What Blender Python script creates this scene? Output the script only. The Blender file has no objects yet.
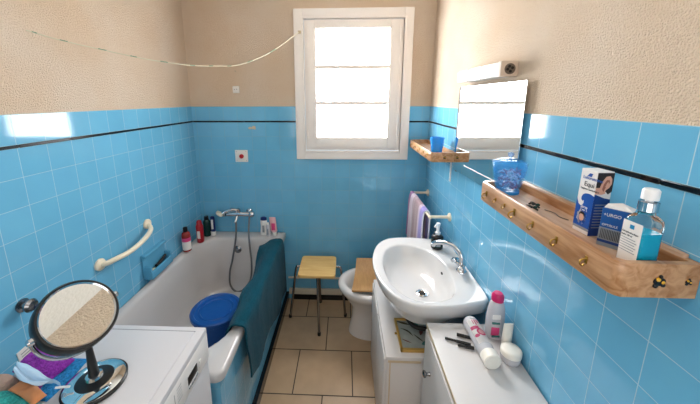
import bpy, bmesh, math, random
from mathutils import Vector, Matrix, noise
PI = math.pi
S = bpy.context.scene
COL = S.collection
random.seed(4)

# ------------------------------------------------------------------ camera, world, lights, exposure
cam_data = bpy.data.cameras.new('camera'); cam = bpy.data.objects.new('camera', cam_data); COL.objects.link(cam)
RT = Vector((0.99915255, 0.04108754, -0.00244716)); FW = Vector((-0.04074444, 0.97887619, -0.20035293)); UP = Vector((-0.00583654, 0.20028285, 0.97972073))
mat4 = Matrix(((RT.x, UP.x, -FW.x, 1.2036), (RT.y, UP.y, -FW.y, -2.3179), (RT.z, UP.z, -FW.z, 1.6745), (0, 0, 0, 1)))
cam.matrix_world = mat4
cam_data.sensor_width = 36; cam_data.lens = 297.5 / 700 * 36
cam_data.shift_x = (350 - 332.7) / 700; cam_data.shift_y = -(202 - 160.7) / 700
cam_data.clip_start = 0.02
S.camera = cam
S.view_settings.view_transform = 'Standard'; S.view_settings.look = 'None'; S.view_settings.gamma = 1
S.view_settings.use_curve_mapping = False; S.view_settings.exposure = 0.42
w = bpy.data.worlds.new('daylight'); S.world = w; w.use_nodes = True
w.node_tree.nodes['Background'].inputs[0].default_value = (0.85, 0.93, 1, 1); w.node_tree.nodes['Background'].inputs[1].default_value = 1.0
WINDOW_GLOW = 17.0
def area(name, loc, target, size, sizey, power, color):
    l = bpy.data.lights.new(name, 'AREA'); l.shape = 'RECTANGLE'; l.size = size; l.size_y = sizey; l.energy = power; l.color = color
    o = bpy.data.objects.new(name, l); COL.objects.link(o); o.location = loc
    o.rotation_euler = (Vector(target) - Vector(loc)).to_track_quat('-Z', 'Y').to_euler(); return o
area('rear_fill', (1.0, -3.1, 1.7), (1.0, -1.6, 2.4), 1.5, 1.5, 14, (0.97, 0.98, 1))  # added soft fill from behind the camera; the near wall has no doorway
area('overhead_fill', (1.05, -2.1, 2.5), (1.05, -1.9, 0), 1.0, 0.9, 3.5, (1, 0.96, 0.92))  # added overhead fill, no lamp fixture hangs here

W = 1.8465; FZ = -0.045; YN = -3.2; ZC = 2.6; T = 0.11; ZT = 1.6256; LB = 0.0122

# ------------------------------------------------------------------ materials
def lin(h):
    h = h.lstrip('#'); c = [int(h[i:i+2], 16) / 255 for i in (0, 2, 4)]
    return tuple((x / 12.92 if x <= .04045 else ((x + .055) / 1.055) ** 2.4) for x in c) + (1,)
def mat(name, col, rough=.5, metal=0, spec=.5, trans=0, ior=1.45, bump=None, var=0, vscale=20, coat=0, sheen=0, emit=None, alpha=1):
    m = bpy.data.materials.new(name); m.use_nodes = True; nt = m.node_tree; b = nt.nodes['Principled BSDF']
    c = lin(col) if isinstance(col, str) else col
    b.inputs['Base Color'].default_value = c; b.inputs['Roughness'].default_value = rough; b.inputs['Metallic'].default_value = metal
    b.inputs['Specular IOR Level'].default_value = spec; b.inputs['Transmission Weight'].default_value = trans; b.inputs['IOR'].default_value = ior
    b.inputs['Coat Weight'].default_value = coat; b.inputs['Sheen Weight'].default_value = sheen; b.inputs['Alpha'].default_value = alpha
    if emit: b.inputs['Emission Color'].default_value = c; b.inputs['Emission Strength'].default_value = emit
    tc = nt.nodes.new('ShaderNodeTexCoord')
    if var:
        n = nt.nodes.new('ShaderNodeTexNoise'); n.inputs['Scale'].default_value = vscale; n.inputs['Detail'].default_value = 4
        nt.links.new(tc.outputs['Object'], n.inputs['Vector'])
        mx = nt.nodes.new('ShaderNodeMix'); mx.data_type = 'RGBA'
        mx.inputs[6].default_value = tuple(x * (1 - var) for x in c[:3]) + (1,); mx.inputs[7].default_value = tuple(min(1, x * (1 + var)) for x in c[:3]) + (1,)
        nt.links.new(n.outputs['Fac'], mx.inputs[0]); nt.links.new(mx.outputs[2], b.inputs['Base Color'])
    if bump:
        sc, st = bump; n2 = nt.nodes.new('ShaderNodeTexNoise'); n2.inputs['Scale'].default_value = sc; n2.inputs['Detail'].default_value = 3
        nt.links.new(tc.outputs['Object'], n2.inputs['Vector']); bp = nt.nodes.new('ShaderNodeBump'); bp.inputs['Distance'].default_value = st
        nt.links.new(n2.outputs['Fac'], bp.inputs['Height']); nt.links.new(bp.outputs[0], b.inputs['Normal'])
    return m
def tile_mat(name, axes, off_u, off_v, c1, c2, grout, tw=T, th=T, mortar=.0011, rough=.07, offset=0, vary=.5, wav=.00035, scale_noise=7, groutrough=.7, spec=.5):
    m = bpy.data.materials.new(name); m.use_nodes = True; nt = m.node_tree; N = nt.nodes; Lk = nt.links; b = N['Principled BSDF']
    tc = N.new('ShaderNodeTexCoord'); sp = N.new('ShaderNodeSeparateXYZ'); Lk.new(tc.outputs['Object'], sp.inputs[0])
    cb = N.new('ShaderNodeCombineXYZ')
    for i, (ax, of) in enumerate(zip(axes, (off_u, off_v))):
        a = N.new('ShaderNodeMath'); a.operation = 'SUBTRACT'; a.inputs[1].default_value = of; Lk.new(sp.outputs['XYZ'.index(ax)], a.inputs[0]); Lk.new(a.outputs[0], cb.inputs[i])
    br = N.new('ShaderNodeTexBrick'); br.offset = offset; br.squash = 1
    br.inputs['Scale'].default_value = 1; br.inputs['Mortar Size'].default_value = mortar; br.inputs['Mortar Smooth'].default_value = .15; br.inputs['Bias'].default_value = 0
    br.inputs['Brick Width'].default_value = tw; br.inputs['Row Height'].default_value = th
    br.inputs['Color1'].default_value = lin(c1); br.inputs['Color2'].default_value = lin(c2); br.inputs['Mortar'].default_value = lin(grout)
    Lk.new(cb.outputs[0], br.inputs['Vector'])
    n = N.new('ShaderNodeTexNoise'); n.inputs['Scale'].default_value = scale_noise; n.inputs['Detail'].default_value = 5; Lk.new(tc.outputs['Object'], n.inputs['Vector'])
    mx = N.new('ShaderNodeMix'); mx.data_type = 'RGBA'; mx.blend_type = 'OVERLAY'; mx.inputs[0].default_value = vary
    Lk.new(br.outputs['Color'], mx.inputs[6])
    rp = N.new('ShaderNodeValToRGB'); rp.color_ramp.elements[0].position = .3; rp.color_ramp.elements[0].color = (.46, .46, .46, 1); rp.color_ramp.elements[1].position = .7; rp.color_ramp.elements[1].color = (.54, .54, .54, 1)
    Lk.new(n.outputs['Fac'], rp.inputs[0]); Lk.new(rp.outputs[0], mx.inputs[7]); Lk.new(mx.outputs[2], b.inputs['Base Color'])
    mr = N.new('ShaderNodeMapRange'); mr.inputs['To Min'].default_value = rough; mr.inputs['To Max'].default_value = groutrough; Lk.new(br.outputs['Fac'], mr.inputs['Value']); Lk.new(mr.outputs[0], b.inputs['Roughness'])
    inv = N.new('ShaderNodeMath'); inv.operation = 'SUBTRACT'; inv.inputs[0].default_value = 1; Lk.new(br.outputs['Fac'], inv.inputs[1])
    n3 = N.new('ShaderNodeTexNoise'); n3.inputs['Scale'].default_value = 14; n3.inputs['Detail'].default_value = 1; Lk.new(tc.outputs['Object'], n3.inputs['Vector'])
    ad = N.new('ShaderNodeMath'); ad.operation = 'MULTIPLY_ADD'; ad.inputs[1].default_value = .22; Lk.new(n3.outputs['Fac'], ad.inputs[0]); Lk.new(inv.outputs[0], ad.inputs[2])
    bp = N.new('ShaderNodeBump'); bp.inputs['Distance'].default_value = wav; Lk.new(ad.outputs[0], bp.inputs['Height']); Lk.new(bp.outputs[0], b.inputs['Normal'])
    b.inputs['Specular IOR Level'].default_value = spec
    return m
def plaster_mat():
    m = bpy.data.materials.new('stippled_plaster'); m.use_nodes = True; nt = m.node_tree; N = nt.nodes; Lk = nt.links; b = N['Principled BSDF']
    tc = N.new('ShaderNodeTexCoord'); n = N.new('ShaderNodeTexNoise'); n.inputs['Scale'].default_value = 210; n.inputs['Detail'].default_value = 3; n.inputs['Roughness'].default_value = .6
    v = N.new('ShaderNodeTexVoronoi'); v.inputs['Scale'].default_value = 230; Lk.new(tc.outputs['Object'], v.inputs['Vector']); Lk.new(tc.outputs['Object'], n.inputs['Vector'])
    a = N.new('ShaderNodeMath'); a.operation = 'MULTIPLY_ADD'; a.inputs[1].default_value = -.5; Lk.new(v.outputs['Distance'], a.inputs[0]); Lk.new(n.outputs['Fac'], a.inputs[2])
    bp = N.new('ShaderNodeBump'); bp.inputs['Distance'].default_value = .010; bp.inputs['Strength'].default_value = 1; Lk.new(a.outputs[0], bp.inputs['Height']); Lk.new(bp.outputs[0], b.inputs['Normal'])
    n2 = N.new('ShaderNodeTexNoise'); n2.inputs['Scale'].default_value = 2.5; n2.inputs['Detail'].default_value = 4; Lk.new(tc.outputs['Object'], n2.inputs['Vector'])
    rp = N.new('ShaderNodeValToRGB'); rp.color_ramp.elements[0].position = .35; rp.color_ramp.elements[0].color = lin('#EBD1B4'); rp.color_ramp.elements[1].position = .65; rp.color_ramp.elements[1].color = lin('#F0DCC6')
    Lk.new(n2.outputs['Fac'], rp.inputs[0]); Lk.new(rp.outputs[0], b.inputs['Base Color']); b.inputs['Roughness'].default_value = .85; b.inputs['Specular IOR Level'].default_value = .25
    return m
def wood_mat(name, c1, c2, axis='Y', rough=.35, scale=1):
    m = bpy.data.materials.new(name); m.use_nodes = True; nt = m.node_tree; N = nt.nodes; Lk = nt.links; b = N['Principled BSDF']
    tc = N.new('ShaderNodeTexCoord'); mp = N.new('ShaderNodeMapping'); s = [28, 28, 28]; s['XYZ'.index(axis)] = 3; mp.inputs['Scale'].default_value = [k * scale for k in s]
    Lk.new(tc.outputs['Object'], mp.inputs[0]); n = N.new('ShaderNodeTexNoise'); n.inputs['Scale'].default_value = 1.6; n.inputs['Detail'].default_value = 6; n.inputs['Distortion'].default_value = 1.2
    Lk.new(mp.outputs[0], n.inputs['Vector']); rp = N.new('ShaderNodeValToRGB'); rp.color_ramp.elements[0].position = .33; rp.color_ramp.elements[0].color = lin(c2); rp.color_ramp.elements[1].position = .62; rp.color_ramp.elements[1].color = lin(c1)
    Lk.new(n.outputs['Fac'], rp.inputs[0]); Lk.new(rp.outputs[0], b.inputs['Base Color']); b.inputs['Roughness'].default_value = rough; b.inputs['Coat Weight'].default_value = .15
    return m
def terry_mat(name, c, dark=.55):
    m = mat(name, c, .95, sheen=.06, spec=.1, bump=(260, .004)); nt = m.node_tree; b = nt.nodes['Principled BSDF']
    n = nt.nodes.new('ShaderNodeTexNoise'); n.inputs['Scale'].default_value = 150; n.inputs['Detail'].default_value = 2
    tc = nt.nodes.new('ShaderNodeTexCoord'); nt.links.new(tc.outputs['Object'], n.inputs['Vector'])
    rp = nt.nodes.new('ShaderNodeValToRGB'); cc = lin(c); rp.color_ramp.elements[0].position = .3; rp.color_ramp.elements[0].color = tuple(x * dark for x in cc[:3]) + (1,)
    rp.color_ramp.elements[1].position = .65; rp.color_ramp.elements[1].color = cc
    nt.links.new(n.outputs['Fac'], rp.inputs[0]); nt.links.new(rp.outputs[0], b.inputs['Base Color']); return m
def stripe_mat(name, axis, lo, hi, bands):
    m = mat(name, '#888888', .95, sheen=.3, spec=.1, bump=(200, .002)); nt = m.node_tree; b = nt.nodes['Principled BSDF']
    tc = nt.nodes.new('ShaderNodeTexCoord'); sp = nt.nodes.new('ShaderNodeSeparateXYZ'); nt.links.new(tc.outputs['Object'], sp.inputs[0])
    mr = nt.nodes.new('ShaderNodeMapRange'); mr.inputs['From Min'].default_value = lo; mr.inputs['From Max'].default_value = hi; nt.links.new(sp.outputs['XYZ'.index(axis)], mr.inputs['Value'])
    rp = nt.nodes.new('ShaderNodeValToRGB'); rp.color_ramp.interpolation = 'CONSTANT'; e = rp.color_ramp.elements
    e[0].position = 0; e[0].color = lin(bands[0][1]); e[1].position = bands[1][0]; e[1].color = lin(bands[1][1])
    for p_, c_ in bands[2:]: q = e.new(p_); q.color = lin(c_)
    nt.links.new(mr.outputs[0], rp.inputs[0]); nt.links.new(rp.outputs[0], b.inputs['Base Color']); return m
TB1, TB2, GR = '#69B0D2', '#6FB5D7', '#A9CBDA'
M = {
 'plaster': plaster_mat(),
 'tl_up': tile_mat('blue_tile_left_top', 'YZ', -.0759, ZT, TB1, TB2, GR), 'tl_lo': tile_mat('blue_tile_left', 'YZ', -.0759, ZT - LB, TB1, TB2, GR),
 'tr_up': tile_mat('blue_tile_right_top', 'YZ', -.1020, ZT, TB1, TB2, GR), 'tr_lo': tile_mat('blue_tile_right', 'YZ', -.1020, ZT - LB, TB1, TB2, GR),
 'tb_up': tile_mat('blue_tile_back_top', 'XZ', .03, ZT, TB1, TB2, '#7FA9BA', mortar=.001), 'tb_lo': tile_mat('blue_tile_back', 'XZ', .03, ZT - LB, TB1, TB2, '#7FA9BA', mortar=.001),
 'apron': tile_mat('blue_apron_tile', 'YZ', -.076, -.045, TB1, TB2, '#7FB4CC', mortar=.001),
 'floor': tile_mat('beige_floor_tile', 'XY', 1.078, -.87, '#B09678', '#A98F71', '#3C3026', tw=.36, th=.325, mortar=.0035, rough=.3, offset=.5, vary=1.0, wav=.0012, scale_noise=9),
 'black': mat('black_glazed_border', '#0C0D10', .15), 'blackmat': mat('black_plastic', '#101012', .35), 'white': mat('white_enamel', '#F1EEEA', .25, coat=.3),
 'ceiling': mat('white_ceiling_paint', '#F2EEE6', .9, bump=(120, .002)), 'winpaint': mat('white_window_paint', '#F3EBE4', .4, var=.03, vscale=5),
 'ceramic': mat('white_ceramic', '#DDDBDA', .08, coat=.6), 'bathenamel': mat('bath_enamel', '#C6C3C2', .12, coat=.4, var=.03, vscale=3),
 'chrome': mat('chrome', '#C9CCD0', .08, 1), 'chromed': mat('tarnished_chrome', '#8E8F92', .22, 1, var=.15, vscale=40), 'steelhose': mat('metal_hose', '#77787A', .3, 1, bump=(500, .002)),
 'mirror': mat('silvered_mirror', '#E6EAEA', .012, 1), 'brass': mat('brass', '#A8843C', .38, 1), 'lam': mat('white_laminate', '#D2CECC', .35, var=.03, vscale=6),
 'lamedge': mat('beige_laminate_edge', '#CDB99A', .5), 'wood': wood_mat('pine_wood', '#C89A70', '#A06C40'), 'woodend': wood_mat('pine_wood_end', '#C18A55', '#9A6234', 'X'),
 'woodin': wood_mat('pine_wood_tray', '#CFAE93', '#B58C6C'), 'stoolwood': wood_mat('light_beech', '#D9B673', '#CBA25D', 'X', .4), 'board': wood_mat('tan_board', '#BD9058', '#AE8049', 'Y', .45),
 'bluepl': mat('blue_plastic', '#08478E', .35, bump=(30, .001)), 'teal': terry_mat('dark_teal_terry', '#074A5C', .6), 'purple': terry_mat('purple_terry', '#9A3DB4'), 'blueterry': terry_mat('blue_terry', '#2F8FD2'),
 'turq': terry_mat('turquoise_terry', '#43BDB7'), 'taupe': mat('taupe_cloth', '#A48E80', .9, bump=(150, .003)), 'palefilm': mat('pale_blue_plastic', '#BBD6EC', .3, var=.05), 'tan': mat('tan_leather', '#C07C4C', .5, var=.2, vscale=25),
 'silver': mat('white_machine_paint', '#C9C8CB', .35), 'panel': mat('light_panel', '#E2DEDB', .4), 'ink': mat('dark_ink', '#33363C', .5), 'greyink': mat('grey_ink', '#8B8E92', .5),
 'cream': mat('cream_plastic', '#EADCC2', .4), 'creamsoap': mat('cream_soap', '#E5DFB4', .5), 'dishblue': mat('light_blue_ceramic', '#5AA2C4', .15), 'red': mat('red_plastic', '#C51220', .3), 'darkred': mat('dark_red_plastic', '#A01522', .3), 'maroon': mat('reddish_brown_liquid', '#8E2A24', .25),
 'darkgreen': mat('dark_green_plastic', '#103530', .25), 'navy': mat('navy_plastic', '#142C6A', .3), 'label': mat('white_label', '#E9E5E0', .5), 'pinklabel': mat('pink_label', '#D9487E', .4), 'palepink': mat('pale_pink_plastic', '#E9B6B9', .35),
 'socket': mat('white_socket', '#EAE4DC', .4), 'boxblue': mat('carton_blue', '#0E4FA6', .4), 'boxdark': mat('carton_dark_blue', '#173F86', .4), 'boxwhite': mat('carton_white', '#ECE7E4', .45), 'boxnavy': mat('carton_navy', '#15539A', .4),
 'skin': mat('printed_skin', '#D9A58E', .5), 'skind': mat('printed_skin_shadow', '#9A5F4C', .5), 'hair': mat('printed_dark_hair', '#2A201E', .5), 'barcode': mat('carton_print_grey', '#8E949C', .5),
 'pinkcap': mat('magenta_plastic', '#CE2468', .3), 'clear': mat('clear_plastic', '#FBFCFD', .04, trans=1, ior=1.15), 'frosty': mat('milky_plastic', '#E6E4E8', .2, trans=.35, ior=1.3), 'bluegel': mat('turquoise_liquid', '#1FB4D8', .1, trans=.1, ior=1.33),
 'glassblue': mat('blue_glass', '#3DB2FF', .05, alpha=.30), 'glassdeep': mat('deep_blue_glass', '#1C7FE8', .05, trans=.8, ior=1.35), 'candyred': mat('red_candy', '#B8243A', .3), 'candywhite': mat('white_candy', '#F2E6EC', .3),
 'lamp': mat('opal_lamp_plastic', '#F7F3EC', .3), 'lampcap': mat('beige_lamp_end', '#CDB8A4', .5), 'grey': mat('grey_metal', '#6D6259', .4, .6), 'string': mat('white_string', '#E8E2C8', .7), 'green': mat('green_strand', '#5A8E6A', .7),
 'bluecloth': mat('blue_cloth', '#1A86B8', .8), 'gold': mat('gold_frame', '#C8A25A', .35, .5), 'art': mat('grey_picture', '#9AA09A', .3, var=.25, vscale=30), 'artdark': mat('picture_dark_leaf', '#3A3A26', .5), 'artgreen': mat('picture_green', '#2F6B66', .5), 'artred': mat('picture_maroon', '#6B3A34', .5),
 'yellow': mat('enamel_yellow', '#E0A72A', .35), 'pump': mat('soft_white_plastic', '#EFEFEF', .3), 'rubber': mat('black_rubber', '#17140F', .6), 'pipe': mat('white_pipe_paint', '#CFC4B2', .5), 'door': mat('door_paint', '#EDE7DB', .5),
 'stripe': stripe_mat('striped_towel', 'Y', -.60, -.10, [(0, '#7C74B8'), (.10, '#E8E4EC'), (.16, '#8E83C4'), (.30, '#C9B4C6'), (.38, '#A58A90'), (.62, '#B49AA4'), (.72, '#DCC7D2'), (.86, '#9A6A9E')]),
}
g = bpy.data.materials.new('bright_frosted_glass'); g.use_nodes = True; b_ = g.node_tree.nodes['Principled BSDF']
b_.inputs['Base Color'].default_value = (.9, .93, .95, 1); b_.inputs['Emission Color'].default_value = (.96, .98, 1, 1); b_.inputs['Emission Strength'].default_value = WINDOW_GLOW; b_.inputs['Roughness'].default_value = .4
M['glow'] = g

# ------------------------------------------------------------------ mesh helpers
def obj(name, bm, m, parent=None, smooth=True, loc=None, angle=40):
    bmesh.ops.recalc_face_normals(bm, faces=bm.faces)
    me = bpy.data.meshes.new(name); bm.to_mesh(me); bm.free()
    for k in (m if isinstance(m, (list, tuple)) else [m]): me.materials.append(M[k])
    if smooth:
        for p in me.polygons: p.use_smooth = True
        me.set_sharp_from_angle(angle=math.radians(angle))
    o = bpy.data.objects.new(name, me); COL.objects.link(o)
    if parent: o.parent = parent; o.matrix_parent_inverse = Matrix.Translation(-parent.location) if parent.rotation_euler[:] == (0, 0, 0) else parent.matrix_basis.inverted()
    if loc: o.location = loc
    return o
def tag(o, label=None, cat=None, group=None, kind=None):
    for k, v in (('label', label), ('category', cat), ('group', group), ('kind', kind)):
        if v: o[k] = v
    return o
def thing(name, loc, label, cat, group=None):
    o = bpy.data.objects.new(name, None); o.empty_display_size = .05; o.location = loc; COL.objects.link(o); return tag(o, label, cat, group)
def box(bm, lo, hi, bev=0, mi=0, seg=2, rot=None, piv=None):
    r = bmesh.ops.create_cube(bm, size=1); vs = r['verts']
    for v in vs: v.co = Vector([lo[i] + (v.co[i] + .5) * (hi[i] - lo[i]) for i in range(3)])
    fs = list({f for v in vs for f in v.link_faces})
    for f in fs: f.material_index = mi
    if bev:
        rr = bmesh.ops.bevel(bm, geom=list({e for f in fs for e in f.edges}), offset=bev, segments=seg, affect='EDGES', profile=.5)
        vs = list({v for f in rr['faces'] for v in f.verts} | {v for v in vs if v.is_valid})
        for f in rr['faces']: f.material_index = mi
    if rot is not None:
        bmesh.ops.rotate(bm, verts=vs, cent=piv or (Vector(lo) + Vector(hi)) / 2, matrix=rot)
    return vs
def boxo(name, lo, hi, m, parent=None, bev=0, rot=None, piv=None, seg=2):
    bm = bmesh.new(); box(bm, lo, hi, bev, rot=rot, piv=piv, seg=seg); return obj(name, bm, m, parent)
def rings(bm, rs, closed=True, cap0=True, cap1=True, mi=0, loop=False):
    vv = [[bm.verts.new(p) for p in r] for r in rs]; n = len(vv[0])
    pairs = list(zip(vv, vv[1:])) + ([(vv[-1], vv[0])] if loop else [])
    for a, b in pairs:
        for i in range(n if closed else n - 1):
            j = (i + 1) % n
            f = bm.faces.new((a[i], a[j], b[j], b[i])); f.material_index = mi
    if cap0 and not loop: bm.faces.new(vv[0]).material_index = mi
    if cap1 and not loop: bm.faces.new(vv[-1]).material_index = mi
    return vv
def lathe(bm, prof, c=(0, 0, 0), n=32, sx=1, sy=1, mat3=None, mi=0, cap=True):
    c = Vector(c); rs = []
    for r, z in prof:
        ring = []
        for i in range(n):
            a = 2 * PI * i / n; v = Vector((r * math.cos(a) * sx, r * math.sin(a) * sy, z))
            if mat3: v = mat3 @ v
            ring.append(c + v)
        rs.append(ring)
    return rings(bm, rs, cap0=cap, cap1=cap, mi=mi)
def lathe_closed(bm, prof, c=(0, 0, 0), n=32, sx=1, sy=1, mat3=None):
    c = Vector(c); rs = [[c + ((mat3 or Matrix.Identity(3)) @ Vector((r * math.cos(2 * PI * i / n) * sx, r * math.sin(2 * PI * i / n) * sy, z))) for i in range(n)] for r, z in prof]
    return rings(bm, rs, loop=True)
def smooth_path(pts, k=8):
    P = [Vector(p) for p in pts]; out = []
    if len(P) < 3: return P
    for i in range(len(P) - 1):
        p0 = P[max(i - 1, 0)]; p1 = P[i]; p2 = P[i + 1]; p3 = P[min(i + 2, len(P) - 1)]
        for j in range(k):
            t = j / k
            out.append(.5 * ((2 * p1) + (-p0 + p2) * t + (2 * p0 - 5 * p1 + 4 * p2 - p3) * t * t + (-p0 + 3 * p1 - 3 * p2 + p3) * t ** 3))
    out.append(P[-1]); return out
def tube(bm, pts, r, n=10, smooth=True, k=8, mi=0):
    P = smooth_path(pts, k) if smooth else [Vector(p) for p in pts]
    rad = r if callable(r) else (lambda t: r)
    t0 = (P[1] - P[0]).normalized(); nr = t0.orthogonal().normalized(); rs = []
    for i, p in enumerate(P):
        t = (P[min(i + 1, len(P) - 1)] - P[max(i - 1, 0)]).normalized()
        nr = (nr - t * nr.dot(t)).normalized(); bi = t.cross(nr); q = rad(i / (len(P) - 1))
        rs.append([p + (nr * math.cos(2 * PI * a / n) + bi * math.sin(2 * PI * a / n)) * q for a in range(n)])
    return rings(bm, rs, mi=mi)
def tubeo(name, pts, r, m, parent=None, **k):
    bm = bmesh.new(); tube(bm, pts, r, **k); return obj(name, bm, m, parent)
def latheo(name, prof, c, m, parent=None, **k):
    bm = bmesh.new(); lathe(bm, prof, c, **k); return obj(name, bm, m, parent)
def rot_to(d, up=Vector((0, 0, 1))):
    return Vector(d).to_track_quat('Z', 'Y').to_matrix()
def frame(z, x):
    z = Vector(z).normalized(); x = Vector(x); x = (x - z * x.dot(z)).normalized(); y = z.cross(x); return Matrix((x, y, z)).transposed()
def prism(bm, outline, z0, z1, mi=0):
    return rings(bm, [[(x, y, z0) for x, y in outline], [(x, y, z1) for x, y in outline]], mi=mi)
def text(name, s, size, origin, xdir, ydir, m, parent, depth=.0004, align='LEFT', sx=1.0):
    cu = bpy.data.curves.new('t', 'FONT'); cu.body = s; cu.size = size; cu.extrude = depth / 2; cu.align_x = align
    t = bpy.data.objects.new('t', cu); COL.objects.link(t); bpy.context.view_layer.update()
    me = bpy.data.meshes.new_from_object(t.evaluated_get(bpy.context.evaluated_depsgraph_get())); bpy.data.objects.remove(t); bpy.data.curves.remove(cu)
    x = Vector(xdir).normalized(); y = Vector(ydir).normalized(); z = x.cross(y)
    R = Matrix((x, y, z)).transposed().to_4x4(); me.transform(Matrix.Translation(Vector(origin)) @ R @ Matrix.Diagonal((sx, 1, 1, 1))); me.materials.clear(); me.materials.append(M[m])
    o = bpy.data.objects.new(name, me); COL.objects.link(o); o.parent = parent; o.matrix_parent_inverse = parent.matrix_basis.inverted() if parent.type == 'MESH' else Matrix.Translation(-parent.location); return o
def struct(name, bm, m, parent=None, smooth=False):
    o = obj(name, bm, m, parent, smooth=smooth)
    if not parent: o['kind'] = 'structure'
    return o
def wallbox(name, lo, hi, m):
    bm = bmesh.new(); box(bm, lo, hi); return struct(name, bm, m)

# ------------------------------------------------------------------ the room
wallbox('floor', (-.1, YN, FZ - .1), (W + .1, .1, FZ), 'floor')
wallbox('ceiling', (-.1, YN, ZC), (W + .1, .1, ZC + .1), 'ceiling')
def tiled_wall(name, parts):
    bm = bmesh.new(); mats = []
    for lo, hi, m in parts:
        if m not in mats: mats.append(m)
        box(bm, lo, hi, mi=mats.index(m))
    return struct(name, bm, mats)
tiled_wall('wall_left', [((-.1, YN, ZT), (-.004, .1, ZC), 'plaster'), ((-.1, YN, ZT - T), (0, 0, ZT), 'tl_up'), ((-.1, YN, FZ - .1), (0, 0, ZT - T), 'tl_lo')])
tiled_wall('wall_right', [((W + .004, YN, ZT), (W + .1, .1, ZC), 'plaster'), ((W, YN, ZT - T), (W + .1, 0, ZT), 'tr_up'), ((W, YN, FZ - .1), (W + .1, 0, ZT - T), 'tr_lo')])
# back wall with the window opening x .86..1.675, z 1.245..2.285
ox0, ox1, oz0, oz1 = .85, 1.67, 1.245, 2.285
tiled_wall('wall_back', [((-.1, .004, ZT), (ox0, .1, ZC), 'plaster'), ((ox1, .004, ZT), (W + .1, .1, ZC), 'plaster'), ((ox0, .004, oz1), (ox1, .1, ZC), 'plaster'),
    ((-.1, 0, ZT - T), (ox0, .1, ZT), 'tb_up'), ((ox1, 0, ZT - T), (W + .1, .1, ZT), 'tb_up'),
    ((-.1, 0, oz0), (ox0, .1, ZT - T), 'tb_lo'), ((ox1, 0, oz0), (W + .1, .1, ZT - T), 'tb_lo'), ((-.1, 0, FZ - .1), (W + .1, .1, oz0), 'tb_lo')])
wallbox('wall_near', (-.1, YN - .1, FZ - .1), (W + .1, YN, ZC), 'plaster')
def listel(name, lo, hi, axis):
    bm = bmesh.new(); n = int(round((hi[axis] - lo[axis]) / .22)) or 1; st = (hi[axis] - lo[axis]) / n
    for i in range(n):
        a = list(lo); b = list(hi); a[axis] = lo[axis] + i * st + .0006; b[axis] = lo[axis] + (i + 1) * st - .0006; box(bm, a, b, .002, seg=1)
    return struct(name, bm, 'black', smooth=True)
za, zb = ZT - T - LB, ZT - T
listel('trim_1', (-.002, YN, za), (.0035, 0, zb), 1); listel('trim_2', (W - .0035, YN, za), (W + .002, 0, zb), 1)
listel('trim_3', (.004, -.0035, za), (.823, .002, zb), 0); listel('trim_4', (1.693, -.0035, za), (W - .004, .002, zb), 0)
bm = bmesh.new(); box(bm, (.745, -.012, FZ), (W - .005, 0, .012), .002); struct('baseboard_back', bm, 'black')
bm = bmesh.new(); box(bm, (.6965, -1.34, FZ), (.722, 0, .025), .002); struct('baseboard_bath', bm, 'black')

# ------------------------------------------------------------------ window
win = bpy.data.objects.new('window_1', None); COL.objects.link(win); win.location = (1.265, -.02, 1.215); win['kind'] = 'structure'
def ringframe(bm, x0, x1, z0, z1, wd, y0, y1, bev=.003, wr=None):
    wr = wr or (wd, wd, wd, wd)   # left right bottom top
    box(bm, (x0, y0, z0), (x0 + wr[0], y1, z1), bev); box(bm, (x1 - wr[1], y0, z0), (x1, y1, z1), bev)
    box(bm, (x0 + wr[0] - .001, y0, z0), (x1 - wr[1] + .001, y1, z0 + wr[2]), bev); box(bm, (x0 + wr[0] - .001, y0, z1 - wr[3]), (x1 - wr[1] + .001, y1, z1), bev)
bm = bmesh.new(); ringframe(bm, .824, 1.692, 1.215, 2.318, .066, -.020, .012)
ringframe(bm,   .882, 1.640, 1.268, 2.262, .014, -.026, .012, .004); o = obj('window_casing', bm, 'winpaint', win)
bm = bmesh.new(); ringframe(bm, .900, 1.624, 1.288, 2.243, .028, -.012, .04); obj('window_frame', bm, 'winpaint', win)
bm = bmesh.new(); ringframe(bm, .916, 1.604, 1.305, 2.232, .06, -.030, .03, .005, wr=(.071, .078, .085, .052)); sash = obj('sash', bm, 'winpaint', win)
for z in (1.650, 1.912):
    boxo('glazing_bar', (.985, -.026, z - .013), (1.530, .012, z + .013), 'winpaint', sash, .003)
boxo('pane', (.98, -.002, 1.385), (1.535, .004, 2.185), 'glow', sash)
bm = bmesh.new()
tube(bm, [(1.598, -.036, 1.32), (1.598, -.036, 2.20)], .005, smooth=False)
for z in (1.36, 1.77, 2.16): box(bm, (1.590, -.042, z - .012), (1.606, -.028, z + .012), .002)
obj('espagnolette_rod', bm, 'winpaint', win)
for z in (1.42, 2.08):
    tubeo('hinge', [(.914, -.034, z - .03), (.914, -.034, z + .03)], .006, 'grey' if z > 2.5 else 'winpaint', win, smooth=False)
boxo('string_hook', (.858, -.034, 2.147), (.880, -.018, 2.167), 'lamedge', win, .003)

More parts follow.
